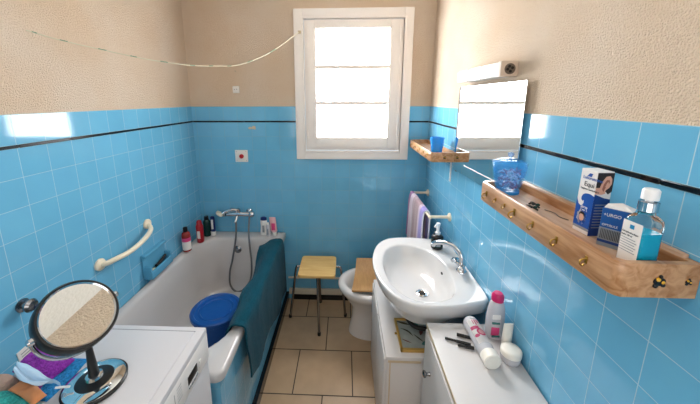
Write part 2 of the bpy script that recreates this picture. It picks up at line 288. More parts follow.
# ------------------------------------------------------------------ bathtub
BZ = .587
bath = thing('bathtub', (.35, -.67, FZ), 'white built-in bathtub with blue tiled side along the left wall', 'bathtub')
def rrect(x0, x1, y0, y1, r, n=8):
    """outline, r = radii for corners (x0,y0),(x1,y0),(x1,y1),(x0,y1)"""
    out = []
    for (cx, cy, a0), q in zip(((x0, y0, PI), (x1, y0, 1.5 * PI), (x1, y1, 0), (x0, y1, .5 * PI)), r):
        px = cx + (q if cx == x0 else -q); py = cy + (q if cy == y0 else -q)
        for i in range(n + 1):
            a = a0 + .5 * PI * i / n; out.append((px + q * math.cos(a), py + q * math.sin(a)))
    return out
bm = bmesh.new(); BN = -1.335
outer = rrect(.004, .712, BN, -.004, (.02, .035, .012, .012)); R = lambda o, z: [(x, y, z) for x, y in o]
inn = lambda d, e=0, r=.2: rrect(.045 + d, .655 - d, -1.25 + d + e, -.125 - d * .6, (r, r, .14, r))
rings(bm, [R(rrect(.012, .692, BN + .01, -.012, (.02, .03, .01, .01)), BZ - .045), R(outer, BZ - .040), R(outer, BZ - .010), R(rrect(.008, .708, BN + .006, -.008, (.02, .03, .012, .012)), BZ - .002),
    R(rrect(.015, .700, BN + .015, -.015, (.02, .03, .012, .012)), BZ), R(inn(-.012), BZ - .001), R(inn(-.002), BZ - .006), R(inn(.008), BZ - .025), R(inn(.025, .02), BZ - .15), R(inn(.05, .06), BZ - .33), R(inn(.075, .10), BZ - .40), R(inn(.12, .16, .16), BZ - .425)], cap0=False)
obj('tub', bm, 'bathenamel', bath, angle=60)
bm = bmesh.new(); box(bm, (.682, BN + .012, FZ), (.696, -.001, BZ - .042)); box(bm, (.004, BN + .012, FZ), (.682, BN + .026, BZ - .042)); obj('apron', bm, 'apron', bath, smooth=False)
oc = obj('overflow_cover', (lambda b: (lathe(b, [(.004, 0), (.026, .001), (.030, .006), (.026, .011), (.014, .014), (.012, .020), (.0, .021)][::1], (.350, -.150, .50), mat3=frame((0, -1, .12), (1, 0, 0))), b)[1])(bmesh.new()), 'chromed', bath)

# mixer tap on the back wall, handset and hose
mx = thing('bath_mixer', (.33, -.002, .765), 'chrome bath mixer with shower hose on the blue back wall', 'tap')
bm = bmesh.new()
for x in (.262, .412): lathe(bm, [(.028, 0), (.026, .008), (.013, .012), (.013, .055)], (x, -.001, .765), mat3=frame((0, -1, 0), (1, 0, 0)), n=24)
tube(bm, [(.245, -.062, .765), (.43, -.062, .765)], .019, smooth=False, n=20)
tube(bm, [(.335, -.062, .765), (.335, -.095, .745), (.333, -.125, .715)], .012, n=12)
lathe(bm, [(.013, 0), (.020, .006), (.020, .028), (.012, .034)], (.336, -.062, .778), n=20)
obj('mixer_body', bm, 'chrome', mx)
for x, d in ((.242, -1), (.433, 1)):
    bm = bmesh.new(); lathe(bm, [(.012, 0), (.024, .006), (.026, .018), (.021, .034), (.008, .038)], (x, -.062, .765), mat3=frame((d, 0, 0), (0, 0, 1)), n=16); obj('tap_handle', bm, 'chrome', mx)
bm = bmesh.new(); tube(bm, [(.345, -.085, .808), (.30, -.088, .812), (.255, -.095, .800), (.225, -.105, .782)], lambda t: .009 + .004 * t, n=12)
hs = obj('handset_handle', bm, 'chrome', mx)
bm = bmesh.new(); lathe(bm, [(.010, 0), (.028, .006), (.031, .020), (.026, .030), (.020, .032)], (.212, -.100, .795), mat3=frame((-.55, -.35, -.75), (0, 1, 0)), n=20); obj('shower_head', bm, 'cream', hs)
tubeo('shower_hose', [(.435, -.080, .750), (.440, -.13, .66), (.452, -.17, .56), (.468, -.195, .40), (.455, -.205, .27), (.40, -.21, .185), (.335, -.21, .160), (.29, -.21, .22), (.292, -.205, .33), (.318, -.195, .44), (.338, -.15, .60), (.338, -.12, .72)], .0075, 'steelhose', mx, n=8)

# ------------------------------------------------------------------ bottles
def bottle(name, x, y, z, prof, m, label, cat, cap=None, capm=None, lab=None, labm='label', n=24, sx=1, sy=1, group=None, band=None, bandm=None):
    t = thing(name, (x, y, z), label, cat, group)
    latheo('bottle_body', prof, (x, y, z), m, t, n=n, sx=sx, sy=sy)
    if cap: latheo('cap', cap, (x, y, z), capm, t, n=20, sx=min(sx, 1), sy=min(sy, 1))
    for q, qm in ((lab, labm), (band, bandm)):
        if q: latheo('paper_label', [(q[0], q[1]), (q[0], q[2])], (x, y, z), qm, t, n=n, sx=sx, sy=sy)
    return t
RZ = BZ
bottle('shampoo_bottle', .047, -.345, RZ, [(.022, 0), (.029, .004), (.030, .01), (.030, .125), (.026, .142), (.013, .152)], 'maroon', 'reddish brown shampoo bottle with black cap and pale label, nearest on the bath corner', 'bottle', [(.015, .150), (.016, .155), (.015, .183), (.005, .186)], 'blackmat', (.0305, .016, .080), 'label', band=(.0306, .080, .108), bandm='pinklabel')
t = bottle('shampoo_bottle', .080, -.205, RZ, [(.022, 0), (.026, .004), (.027, .012), (.027, .135), (.020, .150), (.018, .17), (.014, .178), (.006, .18)], 'darkred', 'plain bright red bottle second from the front on the bath corner', 'bottle', None, None)
boxo('paper_label', (.072, -.2345, RZ + .04), (.094, -.2305, RZ + .10), 'label', t, .001)
bottle('shower_gel_bottle', .085, -.095, RZ, [(.024, 0), (.028, .004), (.028, .12), (.022, .135), (.013, .14)], 'darkgreen', 'very dark green bottle in the back left corner of the bath', 'bottle', [(.017, .138), (.018, .142), (.017, .168), (.006, .170)], 'blackmat')
t = bottle('shower_gel_bottle', .130, -.085, RZ, [(.017, 0), (.020, .003), (.020, .035), (.0195, .036)], 'label', 'narrow dark tube standing on a white cap beside the dark green bottle', 'tube')
latheo('tube_body', [(.019, .036), (.020, .10), (.017, .160), (.008, .165)], (.130, -.085, RZ), 'navy', t, sy=.7); boxo('paper_label', (.124, -.1035, RZ + .06), (.140, -.0975, RZ + .14), 'label', t, .001)
t = bottle('shampoo_bottle', .545, -.065, RZ, [(.024, 0), (.030, .004), (.031, .02), (.026, .08), (.028, .115), (.026, .128), (.022, .131)], 'label', 'white shampoo bottle with navy blue cap at the right bath end', 'bottle', [(.024, .130), (.026, .134), (.025, .152), (.012, .158)], 'navy', sy=.6)
boxo('printed_motif', (.536, -.0850, RZ + .03), (.554, -.0830, RZ + .09), 'greyink', t, .001)
t = bottle('pump_bottle', .585, -.085, RZ, [(.014, 0), (.018, .003), (.018, .085), (.013, .098), (.008, .10)], 'frosty', 'small milky bottle between the navy capped bottle and pink tube', 'bottle', [(.008, .099), (.009, .112), (.004, .118)], 'label')
boxo('printed_motif', (.579, -.1050, RZ + .02), (.592, -.1020, RZ + .07), 'greyink', t, .001)
bm = bmesh.new(); t = thing('cream_tube', (.632, -.065, RZ), 'pale pink and white tube at the right bath end', 'tube')
rings(bm, [[(.632 + lx * math.cos(a * PI / 10) + z * -.10, -.065 + ly * math.sin(a * PI / 10), RZ + z) for a in range(20)] for lx, ly, z in ((.016, .016, .028), (.026, .018, .035), (.027, .016, .09), (.026, .006, .145), (.026, .003, .155))]); obj('tube_body', bm, 'palepink', t)
latheo('cap', [(.015, 0), (.018, .003), (.016, .03)], (.632, -.065, RZ), 'label', t)
boxo('printed_band', (.612, -.0855, RZ + .05), (.642, -.0825, RZ + .11), 'pinklabel', t, .001)

# ------------------------------------------------------------------ bucket in the bath
bk = thing('bucket', (.470, -.842, .198), 'blue plastic bucket with round ridged lid standing in the bathtub', 'bucket')
latheo('bucket_body', [(.098, -.02), (.102, -.016), (.126, .27), (.132, .275), (.132, .285)], (.470, -.842, .198), 'bluepl', bk, n=48)
latheo('lid', [(.130, .280), (.139, .284), (.140, .302), (.134, .308), (.122, .308), (.116, .301), (.098, .301), (.094, .305), (.088, .305), (.084, .300), (.03, .301), (.0, .301)], (.470, -.842, .198), 'bluepl', bk, n=48)
tubeo('handle', [(.475 + .140 * math.cos(a), -.85 + .140 * math.sin(a), .40 - .04 * math.sin((a + 1.3) / 2.9 * PI)) for a in [(-1.3 + i * 2.9 / 10) for i in range(11)]], .004, 'chromed', bk, n=8)
boxo('handle_clip', (.600, -.79, .385), (.622, -.755, .425), 'blackmat', bk, .005)

# ------------------------------------------------------------------ teal towel over the rim
bm = bmesh.new(); prof = []
path = [(.660, .560), (.661, .575), (.664, .592), (.672, .604), (.688, .610), (.706, .608), (.720, .598), (.726, .56), (.727, .45), (.730, .30)]
P = smooth_path([(x, 0, z) for x, z in path], 6); P = [(p.x, p.z) for p in P]; NY = 44; th = .009
def tw(u, v, side):
    x, z = P[u]; y = -.20 - .90 * v / NY
    i0, i1 = max(u - 1, 0), min(u + 1, len(P) - 1); tx, tz = P[i1][0] - P[i0][0], P[i1][1] - P[i0][1]; l = math.hypot(tx, tz); nx, nz = -tz / l, tx / l
    k = noise.noise(Vector((u * .12, v * .16, 3))) * .008 + noise.noise(Vector((u * .05, v * .5, 9))) * .004
    s = .0 if side == 0 else th
    down = max(0, (u - len(P) * .62) / (len(P) * .38))
    z2 = z - down * (.0 + .14 * (1 - v / NY)) * 1.0 + (.02 * math.sin(v * .3)) * down
    zin = max(0, (len(P) * .35 - u) / (len(P) * .35)); z2 += zin * .05 * math.sin(v * .25)
    taper = (.08 * max(0, 1 - v / 5)) ; y2 = y + .02 * down * math.sin(u * .4) - .0
    inn_ = max(0, 1 - u / (len(P) * .5)) * max(0, 1 - v / NY); x -= .085 * inn_; x -= .03 * max(0, 1 - u / (len(P) * .5)) * max(0, (v / NY - .8) / .2)
    return Vector((x + nx * (s + k + .004) , y2, z2 + nz * (s + k * .6 + .004)))
g0 = [[bm.verts.new(tw(u, v, 0)) for u in range(len(P))] for v in range(NY + 1)]; g1 = [[bm.verts.new(tw(u, v, 1)) for u in range(len(P))] for v in range(NY + 1)]
for v in range(NY):
    for u in range(len(P) - 1):
        bm.faces.new((g0[v][u], g0[v][u + 1], g0[v + 1][u + 1], g0[v + 1][u])); bm.faces.new((g1[v][u], g1[v + 1][u], g1[v + 1][u + 1], g1[v][u + 1]))
    for u in (0, len(P) - 1): bm.faces.new((g0[v][u], g0[v + 1][u], g1[v + 1][u], g1[v][u]))
for v in (0, NY):
    for u in range(len(P) - 1): bm.faces.new((g0[v][u], g0[v][u + 1], g1[v][u + 1], g1[v][u]))
tag(obj('bath_towel', bm, 'teal', angle=80), 'long dark teal towel draped over the edge of the bathtub', 'towel')

# ------------------------------------------------------------------ left wall fittings
gb = thing('grab_bar', (.0, -.9, .93), 'curved white grab bar fixed to the blue left wall', 'grab bar')
tubeo('bar', [(.012, -1.034, .884), (.035, -1.028, .888), (.056, -.995, .893), (.070, -.93, .891), (.074, -.86, .896), (.068, -.78, .906), (.048, -.705, .920), (.012, -.672, .937)], .0130, 'cream', gb, n=16)
for y, z in ((-1.036, .884), (-.670, .938)):
    latheo('flange', [(.029, 0), (.030, .008), (.026, .014), (.014, .018)], (.0005, y, z), 'cream', gb, mat3=frame((1, 0, 0), (0, 1, 0)), n=28)
kn = thing('towel_peg', (0, -1.385, .925), 'round chrome peg on the blue wall behind the vanity mirror', 'peg')
latheo('rosette', [(.024, 0), (.025, .004), (.012, .008), (.010, .022)], (.0005, -1.385, .925), 'chromed', kn, mat3=frame((1, 0, 0), (0, 1, 0)))
latheo('knob_head', [(.010, .020), (.022, .026), (.025, .036), (.018, .046), (.0, .049)], (.0005, -1.385, .925), 'chromed', kn, mat3=frame((1, 0, 0), (0, 1, 0)))
tg = thing('wall_sticker', (0, -1.40, .73), 'small white label stuck on the blue tiles above the purple towel', 'sticker')
boxo('sticker_sheet', (.0005, -1.435, .705), (.003, -1.375, .765), 'label', tg, rot=Matrix.Rotation(.1, 3, 'X'))
for i in range(3): boxo('printed_line', (.003, -1.425, .748 - i * .012), (.0035, -1.395 + .004 * i, .751 - i * .012), 'greyink', tg, rot=Matrix.Rotation(.1, 3, 'X'), piv=Vector((.003, -1.405, .735)))
# soap dish
sd = thing('soap_dish', (.0, -.665, .62), 'light blue ceramic soap holder on the tiles above the bath', 'soap dish')
bm = bmesh.new(); y0, y1 = -.760, -.545
box(bm, (.0005, y0, .615), (.012, y1, .775), .004)
box(bm, (.010, y0, .618), (.056, y0 + .014, .70), .004); box(bm, (.010, y1 - .014, .618), (.056, y1, .70), .004)
box(bm, (.010, y0 + .01, .618), (.056, y1 - .01, .632), .004); box(bm, (.046, y0, .618), (.060, y1, .668), .005); box(bm, (.010, y0, .755), (.030, y1, .775), .005)
obj('holder', bm, 'dishblue', sd)
bm = bmesh.new(); lathe(bm, [(.0, 0), (.025, .001), (.034, .008), (.034, .016), (.025, .023), (0, .024)], (.029, -.712, .6335), sx=.46, sy=1.0); tag(obj('soap_bar', bm, 'creamsoap'), 'cream bar of soap lying in the blue soap holder', 'soap')
br = thing('nail_brush', (.037, -.63, .64), 'dark scrubbing brush lying in the blue soap holder', 'brush')
bm = bmesh.new(); tube(bm, [(.029, -.668, .657), (.031, -.625, .668), (.038, -.585, .690)], lambda t: .013 - .006 * t, n=10); obj('brush_handle', bm, 'rubber', br)
boxo('bristles', (.014, -.675, .6325), (.044, -.63, .648), 'blackmat', br, .003)

# back wall fittings
so = thing('isolator_switch', (.376, -.001, 1.234), 'square white wall plate with round red button above the bath', 'switch')
boxo('plate', (.325, -.010, 1.186), (.428, -.0005, 1.284), 'socket', so, .004)
latheo('button', [(.018, 0), (.018, .006), (.014, .010), (0, .011)], (.378, -.0095, 1.234), 'red', so, mat3=frame((0, -1, 0), (1, 0, 0)))
for sx_ in (-1, 1):
    for sz_ in (-1, 1): latheo('screw', [(.003, 0), (.0025, .002)], (.3765 + sx_ * .038, -.0095, 1.235 + sz_ * .036), 'greyink', so, mat3=frame((0, -1, 0), (1, 0, 0)), n=10)
jb = thing('wall_socket', (.366, 0, 1.75), 'tiny white socket box on the beige back wall left of window', 'socket')
boxo('socket_box', (.342, -.015, 1.728), (.392, .0045, 1.780), 'socket', jb, .004)
for d in (-.009, .009): latheo('socket_hole', [(.003, 0), (.003, .0012)], (.367 + d, -.0145, 1.755), 'ink', jb, mat3=frame((0, -1, 0), (1, 0, 0)), n=10)
bm = bmesh.new(); lathe(bm, [(.002, 0), (.002, .02), (.005, .021), (.004, .023)], (.372, .0045, 1.885), mat3=frame((0, -1, .2), (1, 0, 0)), n=10); tag(obj('wall_nail', bm, 'lamedge'), 'small nail in the beige back wall above the tiny socket', 'nail')
bm = bmesh.new(); prism(bm, [(.44, 0), (.455, .012), (.47, .006), (.482, .018), (.50, .014), (.503, -.004), (.497, -.012), (.485, -.008), (.47, -.006), (.45, -.008)], 0, .0015); bmesh.ops.transform(bm, matrix=Matrix.Translation((0, -.0005, 1.458)) @ Matrix.Rotation(PI / 2, 4, 'X'), verts=bm.verts)
tag(obj('glue_remnant', bm, 'lamedge'), 'yellowish glue remnant on the blue back wall tiles', 'mark')
pp = thing('wall_pipe', (1.3, -.03, .18), 'thin white heating pipe low along the back wall', 'pipe')
tubeo('pipe_run', [(.726, -.030, .181), (W - .02, -.030, .181)], .008, 'pipe', pp, smooth=False)
for x in (.80, 1.35): boxo('pipe_clip', (x, -.036, .170), (x + .012, -.0005, .192), 'pipe', pp, .002)
tag(boxo('cable_duct', (.726, -.024, .014), (W - .02, -.0005, .064), 'pipe', None, .003), 'white boxed duct running just above the black skirting', 'duct')

# clothesline
cl = thing('clothesline', (.4, -.6, 1.86), 'thin twisted string hanging from the left wall to the window frame', 'string')
sp = [(.0, -1.169, 1.935), (.056, -1.095, 1.913), (.156, -.964, 1.888), (.252, -.838, 1.868), (.37, -.683, 1.858), (.457, -.568, 1.866), (.558, -.435, 1.888), (.701, -.247, 1.985), (.866, -.030, 2.157)]
tubeo('string_run', sp, .0021, 'string', cl, n=6)
fine = smooth_path(sp, 12)
for i in range(3, len(fine) - 6, 9): tubeo('green_strand', [fine[i] + Vector((0, 0, .0006)), fine[i + 1] + Vector((0, 0, .0006)), fine[i + 2] + Vector((0, 0, .0006))], .0024, 'green', cl, n=6, k=2)

# ------------------------------------------------------------------ washing machine
wm = thing('washing_machine', (.37, -1.66, FZ), 'white washing machine standing at the end of the bathtub', 'washing machine')
wx0, wx1, wy0, wy1 = .180, .69, -1.965, -1.372
boxo('body', (wx0, wy0, FZ + .02), (wx1 - .004, wy1, .815), 'silver', wm, .008)
boxo('control_panel', (wx1 - .03, wy0 + .002, .715), (wx1 + .002, wy1 - .002, .824), 'panel', wm, .006)
bm = bmesh.new(); box(bm, (wx0, wy0, .817), (wx1, wy1, .843), .005)
box(bm, (wx0 + .02, wy0 + .02, .842), (wx1 - .03, wy1 - .028, .8475), .003); obj('top_panel', bm, 'silver', wm)
tag(boxo('top_groove', (wx0 + .02, wy1 - .027, .8425), (wx1 - .03, wy1 - .022, .8440), 'greyink', wm, .0005))
d = boxo('display', (wx1 + .0015, -1.524, .749), (wx1 + .0035, -1.465, .780), 'blackmat', wm, .001)
for i in range(4): boxo('button', (wx1 + .0015, -1.523 + i * .0155, .734), (wx1 + .005, -1.511 + i * .0155, .740), 'greyink', wm, .001)
boxo('button', (wx1 + .0015, -1.452, .742), (wx1 + .006, -1.440, .772), 'panel', wm, .002)
latheo('dial', [(.034, 0), (.034, .012), (.028, .018), (.0, .019)], (wx1 + .0015, -1.66, .768), 'panel', wm, mat3=frame((1, 0, 0), (0, 0, 1)))
boxo('dial_ring', (wx1 + .0012, -1.60, .745), (wx1 + .0024, -1.598, .80), 'greyink', wm)
for i in range(5): boxo('programme_mark', (wx1 + .0012, -1.585 + i * .0, .800 - i * .011), (wx1 + .0024, -1.560, .802 - i * .011), 'greyink', wm)
boxo('detergent_drawer', (wx1 + .001, -1.93, .735), (wx1 + .008, -1.76, .812), 'panel', wm, .004)
dr = obj('door', (lambda b: (lathe_closed(b, [(.13, 0), (.17, 0), (.175, .015), (.165, .03), (.14, .03), (.13, .015)], (wx1 - .004, -1.67, .42), mat3=frame((1, 0, 0), (0, 0, 1)), n=40), b)[1])(bmesh.new()), 'panel', wm)
latheo('door_glass', [(.13, .004), (.12, .02), (.06, .03), (0, .032)], (wx1 - .004, -1.67, .42), 'ink', dr, mat3=frame((1, 0, 0), (0, 0, 1)))
boxo('plinth', (wx0 + .01, wy0 + .01, FZ), (wx1 - .02, wy1 - .01, FZ + .022), 'greyink', wm)

# vanity mirror on the machine
vz = .8478; vc = Vector((.468, -1.614, vz))
vm = thing('vanity_mirror', tuple(vc), 'round black rimmed vanity mirror standing on the washing machine', 'mirror')
latheo('base', [(.070, 0), (.080, .003), (.081, .010), (.077, .014), (.070, .015)], vc, 'blackmat', vm, n=56)
latheo('base_ring', [(.076, .0140), (.071, .0165), (.050, .0205), (.046, .021)], vc, 'mirror', vm, n=56)
latheo('base_disc', [(.048, .0205), (.043, .0235), (.02, .026), (.0, .026)], vc, 'blackmat', vm, n=48)
latheo('stem_collar', [(.021, .025), (.023, .028), (.021, .034), (.015, .036)], vc, 'chrome', vm)
vn = Vector((.707, -.25, .664)).normalized(); vcen = Vector((.464, -1.622, 1.090)); F = frame(vn, (0, 0, 1).__class__((1, .0, 0)) if False else Vector((1, 1, 0)))
bot = vc + Vector((0, 0, .128))
latheo('stem', [(.0145, .033), (.012, .06), (.0085, .122), (.008, .128)], vc, 'blackmat', vm)
RM = .092
side = Vector(vn).cross(Vector((0, 0, 1))).normalized(); dn = -(Vector((0, 0, 1)) - vn * vn.z).normalized()
arc = [vcen + side * (RM + .009) * math.cos(a) + (dn * .35 + Vector((0, 0, -1)) * .65).normalized() * (RM + .018) * math.sin(a) - vn * (.012) for a in [PI * i / 24 for i in range(25)]]
mid = arc[12]; sh = (bot - mid)
arc = [p + sh * math.sin(PI * i / 24) ** 1.5 for i, p in enumerate(arc)]
tubeo('yoke', arc, .0048, 'chrome', vm, smooth=False)
bm = bmesh.new(); lathe_closed(bm, [(RM - .006, .013), (RM - .001, .014), (RM + .003, .009), (RM + .003, -.020), (RM, -.028), (RM - .006, -.026)], vcen, n=64, mat3=F); rim = obj('rim', bm, 'blackmat', vm)
bm = bmesh.new(); lathe_closed(bm, [(RM - .0095, .0115), (RM - .0060, .0140), (RM - .0055, .010), (RM - .0085, .008)], vcen, n=64, mat3=F); obj('chrome_bezel', bm, 'chrome', rim)
bm = bmesh.new(); rs = [(r, .009 + .0018 * (r / RM) ** 2) for r in [RM * .93 * (1 - i / 10) for i in range(10)]] + [(.0005, .009)]
lathe(bm, [(RM * .93, -.02)] + rs, vcen, n=64, mat3=F); obj('mirror_glass', bm, 'mirror', vm, angle=50)
for s_ in (-1, 1): latheo('pivot', [(.010, 0), (.010, .014), (.006, .018)], vcen + side * s_ * (RM - .001) - vn * .008, 'chrome', vm, mat3=frame(side * s_, vn), n=14)

# cloths on the machine
def cushion(name, quad, z0, h, m, label, cat, nseg=22, rough=.006, power=4, seed=0, folds=0):
    bm = bmesh.new(); A, B, C_, D_ = [Vector(q + (0,)) for q in quad]; n = nseg
    def pt(i, j):
        u, v = i / n, j / n; p = (A * (1 - u) + B * u) * (1 - v) + (D_ * (1 - u) + C_ * u) * v
        e = (1 - abs(2 * u - 1) ** power) * (1 - abs(2 * v - 1) ** power); e = max(e, 0) ** .5
        k = noise.noise(Vector((p.x * 14, p.y * 14, seed))) * rough * 2 + noise.noise(Vector((p.x * 45, p.y * 45, seed + 5))) * rough
        edge = noise.noise(Vector((p.x * 9, p.y * 9, seed + 9))) * .010
        return Vector((p.x + edge, p.y + edge * .6, z0 + e * (h + k) + (.006 * math.sin(u * folds * PI) if folds else 0) * e))
    top = [[bm.verts.new(pt(i, j)) for i in range(n + 1)] for j in range(n + 1)]
    low = [[bm.verts.new((top[j][i].co.x, top[j][i].co.y, z0 - .0005)) for i in range(n + 1)] for j in range(n + 1)]
    for j in range(n):
        for i in range(n):
            bm.faces.new((top[j][i], top[j][i + 1], top[j + 1][i + 1], top[j + 1][i])); bm.faces.new((low[j][i], low[j + 1][i], low[j + 1][i + 1], low[j][i + 1]))
    for k in range(n):
        for a, b in (((0, k), (0, k + 1)), ((n, k), (n, k + 1))): bm.faces.new((top[a[0]][a[1]], top[b[0]][b[1]], low[b[0]][b[1]], low[a[0]][a[1]]))
        for a, b in (((k, 0), (k + 1, 0)), ((k, n), (k + 1, n))): bm.faces.new((top[a[0]][a[1]], top[b[0]][b[1]], low[b[0]][b[1]], low[a[0]][a[1]]))
    return tag(obj(name, bm, m, angle=80), label, cat)
tz = .8482
cushion('washcloth', [(.28, -1.665), (.375, -1.670), (.372, -1.530), (.285, -1.525)], tz, .012, 'blueterry', 'bright blue terry cloth lying flat beside the vanity mirror base', 'towel', seed=2)
cushion('folded_towel', [(.185, -1.600), (.335, -1.650), (.345, -1.548), (.195, -1.500)], tz + .014, .030, 'purple', 'purple terry towel bundled under the vanity mirror', 'towel', rough=.008, seed=5)
cushion('folded_cloth', [(.160, -1.76), (.226, -1.675), (.232, -1.614), (.155, -1.610)], tz + .001, .040, 'taupe', 'greyish brown cloth at the left edge beside the purple towel', 'cloth', seed=8)
cushion('folded_towel', [(.235, -1.80), (.410, -1.77), (.378, -1.685), (.232, -1.652)], tz + .001, .040, 'turq', 'turquoise terry towel in front at the machine corner', 'towel', rough=.008, seed=11)
cushion('leather_pouch', [(.27, -1.672), (.385, -1.712), (.398, -1.680), (.285, -1.632)], tz + .038, .012, 'tan', 'small tan pouch tucked between the turquoise towel and pale blue plastic sheet', 'pouch', rough=.003, seed=14)
gl = thing('plastic_sheet', (.27, -1.65, tz + .05), 'pale blue plastic sheet crumpled over the cloths with thin white tie', 'plastic sheet')
bm = bmesh.new(); n = 18; rowsv = []
for j in range(n + 1):
    r_ = []
    for i in range(n + 1):
        u, v = i / n, j / n; wv = math.sin(PI * min(1, .25 + u * .9)); p = Vector((.228 + .175 * u + .035 * v * wv, -1.604 - .048 * u - .048 * v * wv, 0)); z = tz + .060 + .006 * math.sin(u * 5 + v * 2) + .008 * noise.noise(Vector((u * 4, v * 4, 1))) - .022 * u * u + .004 * math.sin(v * 9)
        r_.append(Vector((p.x, p.y, z)))
    rowsv.append(r_)
tv = [[bm.verts.new(p) for p in r] for r in rowsv]; lv = [[bm.verts.new(p - Vector((0, 0, .0012))) for p in r] for r in rowsv]
for j in range(n):
    for i in range(n): bm.faces.new((tv[j][i], tv[j][i + 1], tv[j + 1][i + 1], tv[j + 1][i])); bm.faces.new((lv[j][i], lv[j + 1][i], lv[j + 1][i + 1], lv[j][i + 1]))
for k in range(n):
    for q in (0, n):
        bm.faces.new((tv[q][k], tv[q][k + 1], lv[q][k + 1], lv[q][k])); bm.faces.new((tv[k][q], tv[k + 1][q], lv[k + 1][q], lv[k][q]))
obj('sheet', bm, 'palefilm', gl, angle=80)
tubeo('white_tie', [(.395, -1.660, tz + .036), (.412, -1.655, tz + .034), (.430, -1.653, tz + .034)], .003, 'pump', gl, n=8)

# ------------------------------------------------------------------ stool
st = thing('stool', (1.0, -.29, FZ), 'small stool with square light wood seat and thin metal legs', 'stool')
bm = bmesh.new(); o_ = rrect(.872, 1.142, -.435, -.160, (.025,) * 4, 6)
c_ = lambda d: [(1.007 + (x - 1.007) * d, -.2975 + (y + .2975) * d) for x, y in o_]
rings(bm, [R(c_(.985), .440), R(o_, .444), R(o_, .457), R(c_(.985), .461)]); obj('seat', bm, 'stoolwood', st)
cx_, cy_ = 1.007, -.255
for n_, ft, tp in (('leg', (.772, -.232), (.835, -.262)), ('leg', (1.215, -.205), (1.180, -.262)), ('leg', (1.020, -.412), (1.012, -.395)), ('leg', (1.00, -.045), (1.003, -.165))):
    f3 = Vector((ft[0], ft[1], FZ + .002)); t3 = Vector((tp[0], tp[1], .405)); i3 = Vector((tp[0] * .75 + cx_ * .25, tp[1] * .75 + cy_ * .25, .430)); c3 = Vector((cx_, cy_, .430))
    lg = tubeo(n_, [f3, f3.lerp(t3, .5), t3, t3.lerp(i3, .5) + Vector((0, 0, .010)), i3, c3], .0095, 'chromed', st, n=12)
    latheo('rubber_foot', [(.010, 0), (.0125, .002), (.0125, .024), (.010, .026)], (ft[0], ft[1], FZ), 'rubber', lg, n=14)

# ------------------------------------------------------------------ bidet with board
bd = thing('bidet', (1.46, -.39, FZ), 'white ceramic bidet between the stool and the cabinet', 'bidet')
def egg(a, L, Wd, cx, cy, back):
    x = -math.cos(a); y = math.sin(a); ex = L if x < 0 else back
    return (cx + x * ex, cy + y * Wd * (1 if x < 0 else (1 - .12 * x)))
def eggr(L, Wd, cx, back, z, cy=-.39, n=40): return [egg(2 * PI * i / n, L, Wd, cx, cy, back) + (z,) for i in range(n)]
bm = bmesh.new()
rings(bm, [eggr(.165, .105, 1.405, .33, FZ + .001, -.345), eggr(.165, .105, 1.405, .33, FZ + .02, -.345), eggr(.140, .09, 1.405, .32, .10, -.352), eggr(.145, .10, 1.405, .33, .20, -.368), eggr(.205, .150, 1.40, .36, .31, -.385), eggr(.232, .188, 1.40, .38, .355), eggr(.240, .196, 1.40, .38, .385),
    eggr(.232, .190, 1.40, .375, .402), eggr(.205, .165, 1.40, .355, .404), eggr(.185, .148, 1.40, .30, .395), eggr(.165, .13, 1.40, .28, .36), eggr(.13, .10, 1.40, .24, .31), eggr(.06, .05, 1.40, .12, .285)])
obj('bowl', bm, 'ceramic', bd, angle=70)
bm = bmesh.new(); n = 12; sheet = []
for j in range(n + 1):
    v = j / n; x0 = 1.300 - .045 * v; y = -.195 - .355 * v; z = .412 + .030 * math.cos(v * PI) ** 2 * (1 - v) + .0 - .020 * math.sin(v * PI) + .012 * max(0, v - .9) * -10 * .5
    sheet.append((x0, y, z + .006))
top = [[bm.verts.new((x0 + (1.60 - x0) * i / 6, y, z)) for i in range(7)] for x0, y, z in sheet]; low = [[bm.verts.new((x0 + (1.60 - x0) * i / 6, y, z - .011)) for i in range(7)] for x0, y, z in sheet]
for j in range(n):
    for i in range(6): bm.faces.new((top[j][i], top[j][i + 1], top[j + 1][i + 1], top[j + 1][i])); bm.faces.new((low[j][i], low[j + 1][i], low[j + 1][i + 1], low[j][i + 1]))
    for i in (0, 6): bm.faces.new((top[j][i], top[j + 1][i], low[j + 1][i], low[j][i]))
for i in range(6):
    for j in (0, n): bm.faces.new((top[j][i], top[j][i + 1], low[j][i + 1], low[j][i]))
for q in list(bm.verts): q.co.z += .022
tag(obj('bidet_board', bm, 'board', angle=50), 'tan curved seat board resting across the bidet bowl', 'board')
tag(boxo('cleaning_cloth', (1.385, -.615, .318), (1.455, -.600, .405), 'bluecloth', None, .004), 'small blue cloth hanging on the front rim of the bidet', 'cloth')

# ------------------------------------------------------------------ low cabinet under the basin
lc = thing('low_cabinet', (1.61, -.88, FZ), 'low white cabinet standing under the wash basin', 'cabinet')
lx0, lx1, ly0, ly1 = 1.392, W - .004, -1.185, -.60
boxo('cabinet_body', (lx0 + .008, ly0 + .006, FZ), (lx1, ly1, .532), 'lam', lc, .002)
boxo('cabinet_top', (lx0, ly0, .532), (lx1, ly1, .551), 'lam', lc, .002)
boxo('edge_band', (lx0 + .010, ly0 - .0012, .522), (1.548, ly0 + .004, .533), 'lamedge', lc)
boxo('side_edge_band', (lx0 + .018, ly0 + .0035, FZ), (lx0 + .023, ly0 + .0065, .522), 'lamedge', lc)
for y_ in (-1.175, -.885): dd = boxo('door', (lx0 - .006, y_ + .002, FZ + .04), (lx0 + .008, y_ + .286, .528), 'lam', lc, .002)
pf = thing('framed_picture', (1.54, -1.05, .552), 'small gold framed floral picture lying flat on the low cabinet', 'picture')
bm = bmesh.new(); px0, px1, py0, py1 = 1.462, 1.640, -1.160, -.955
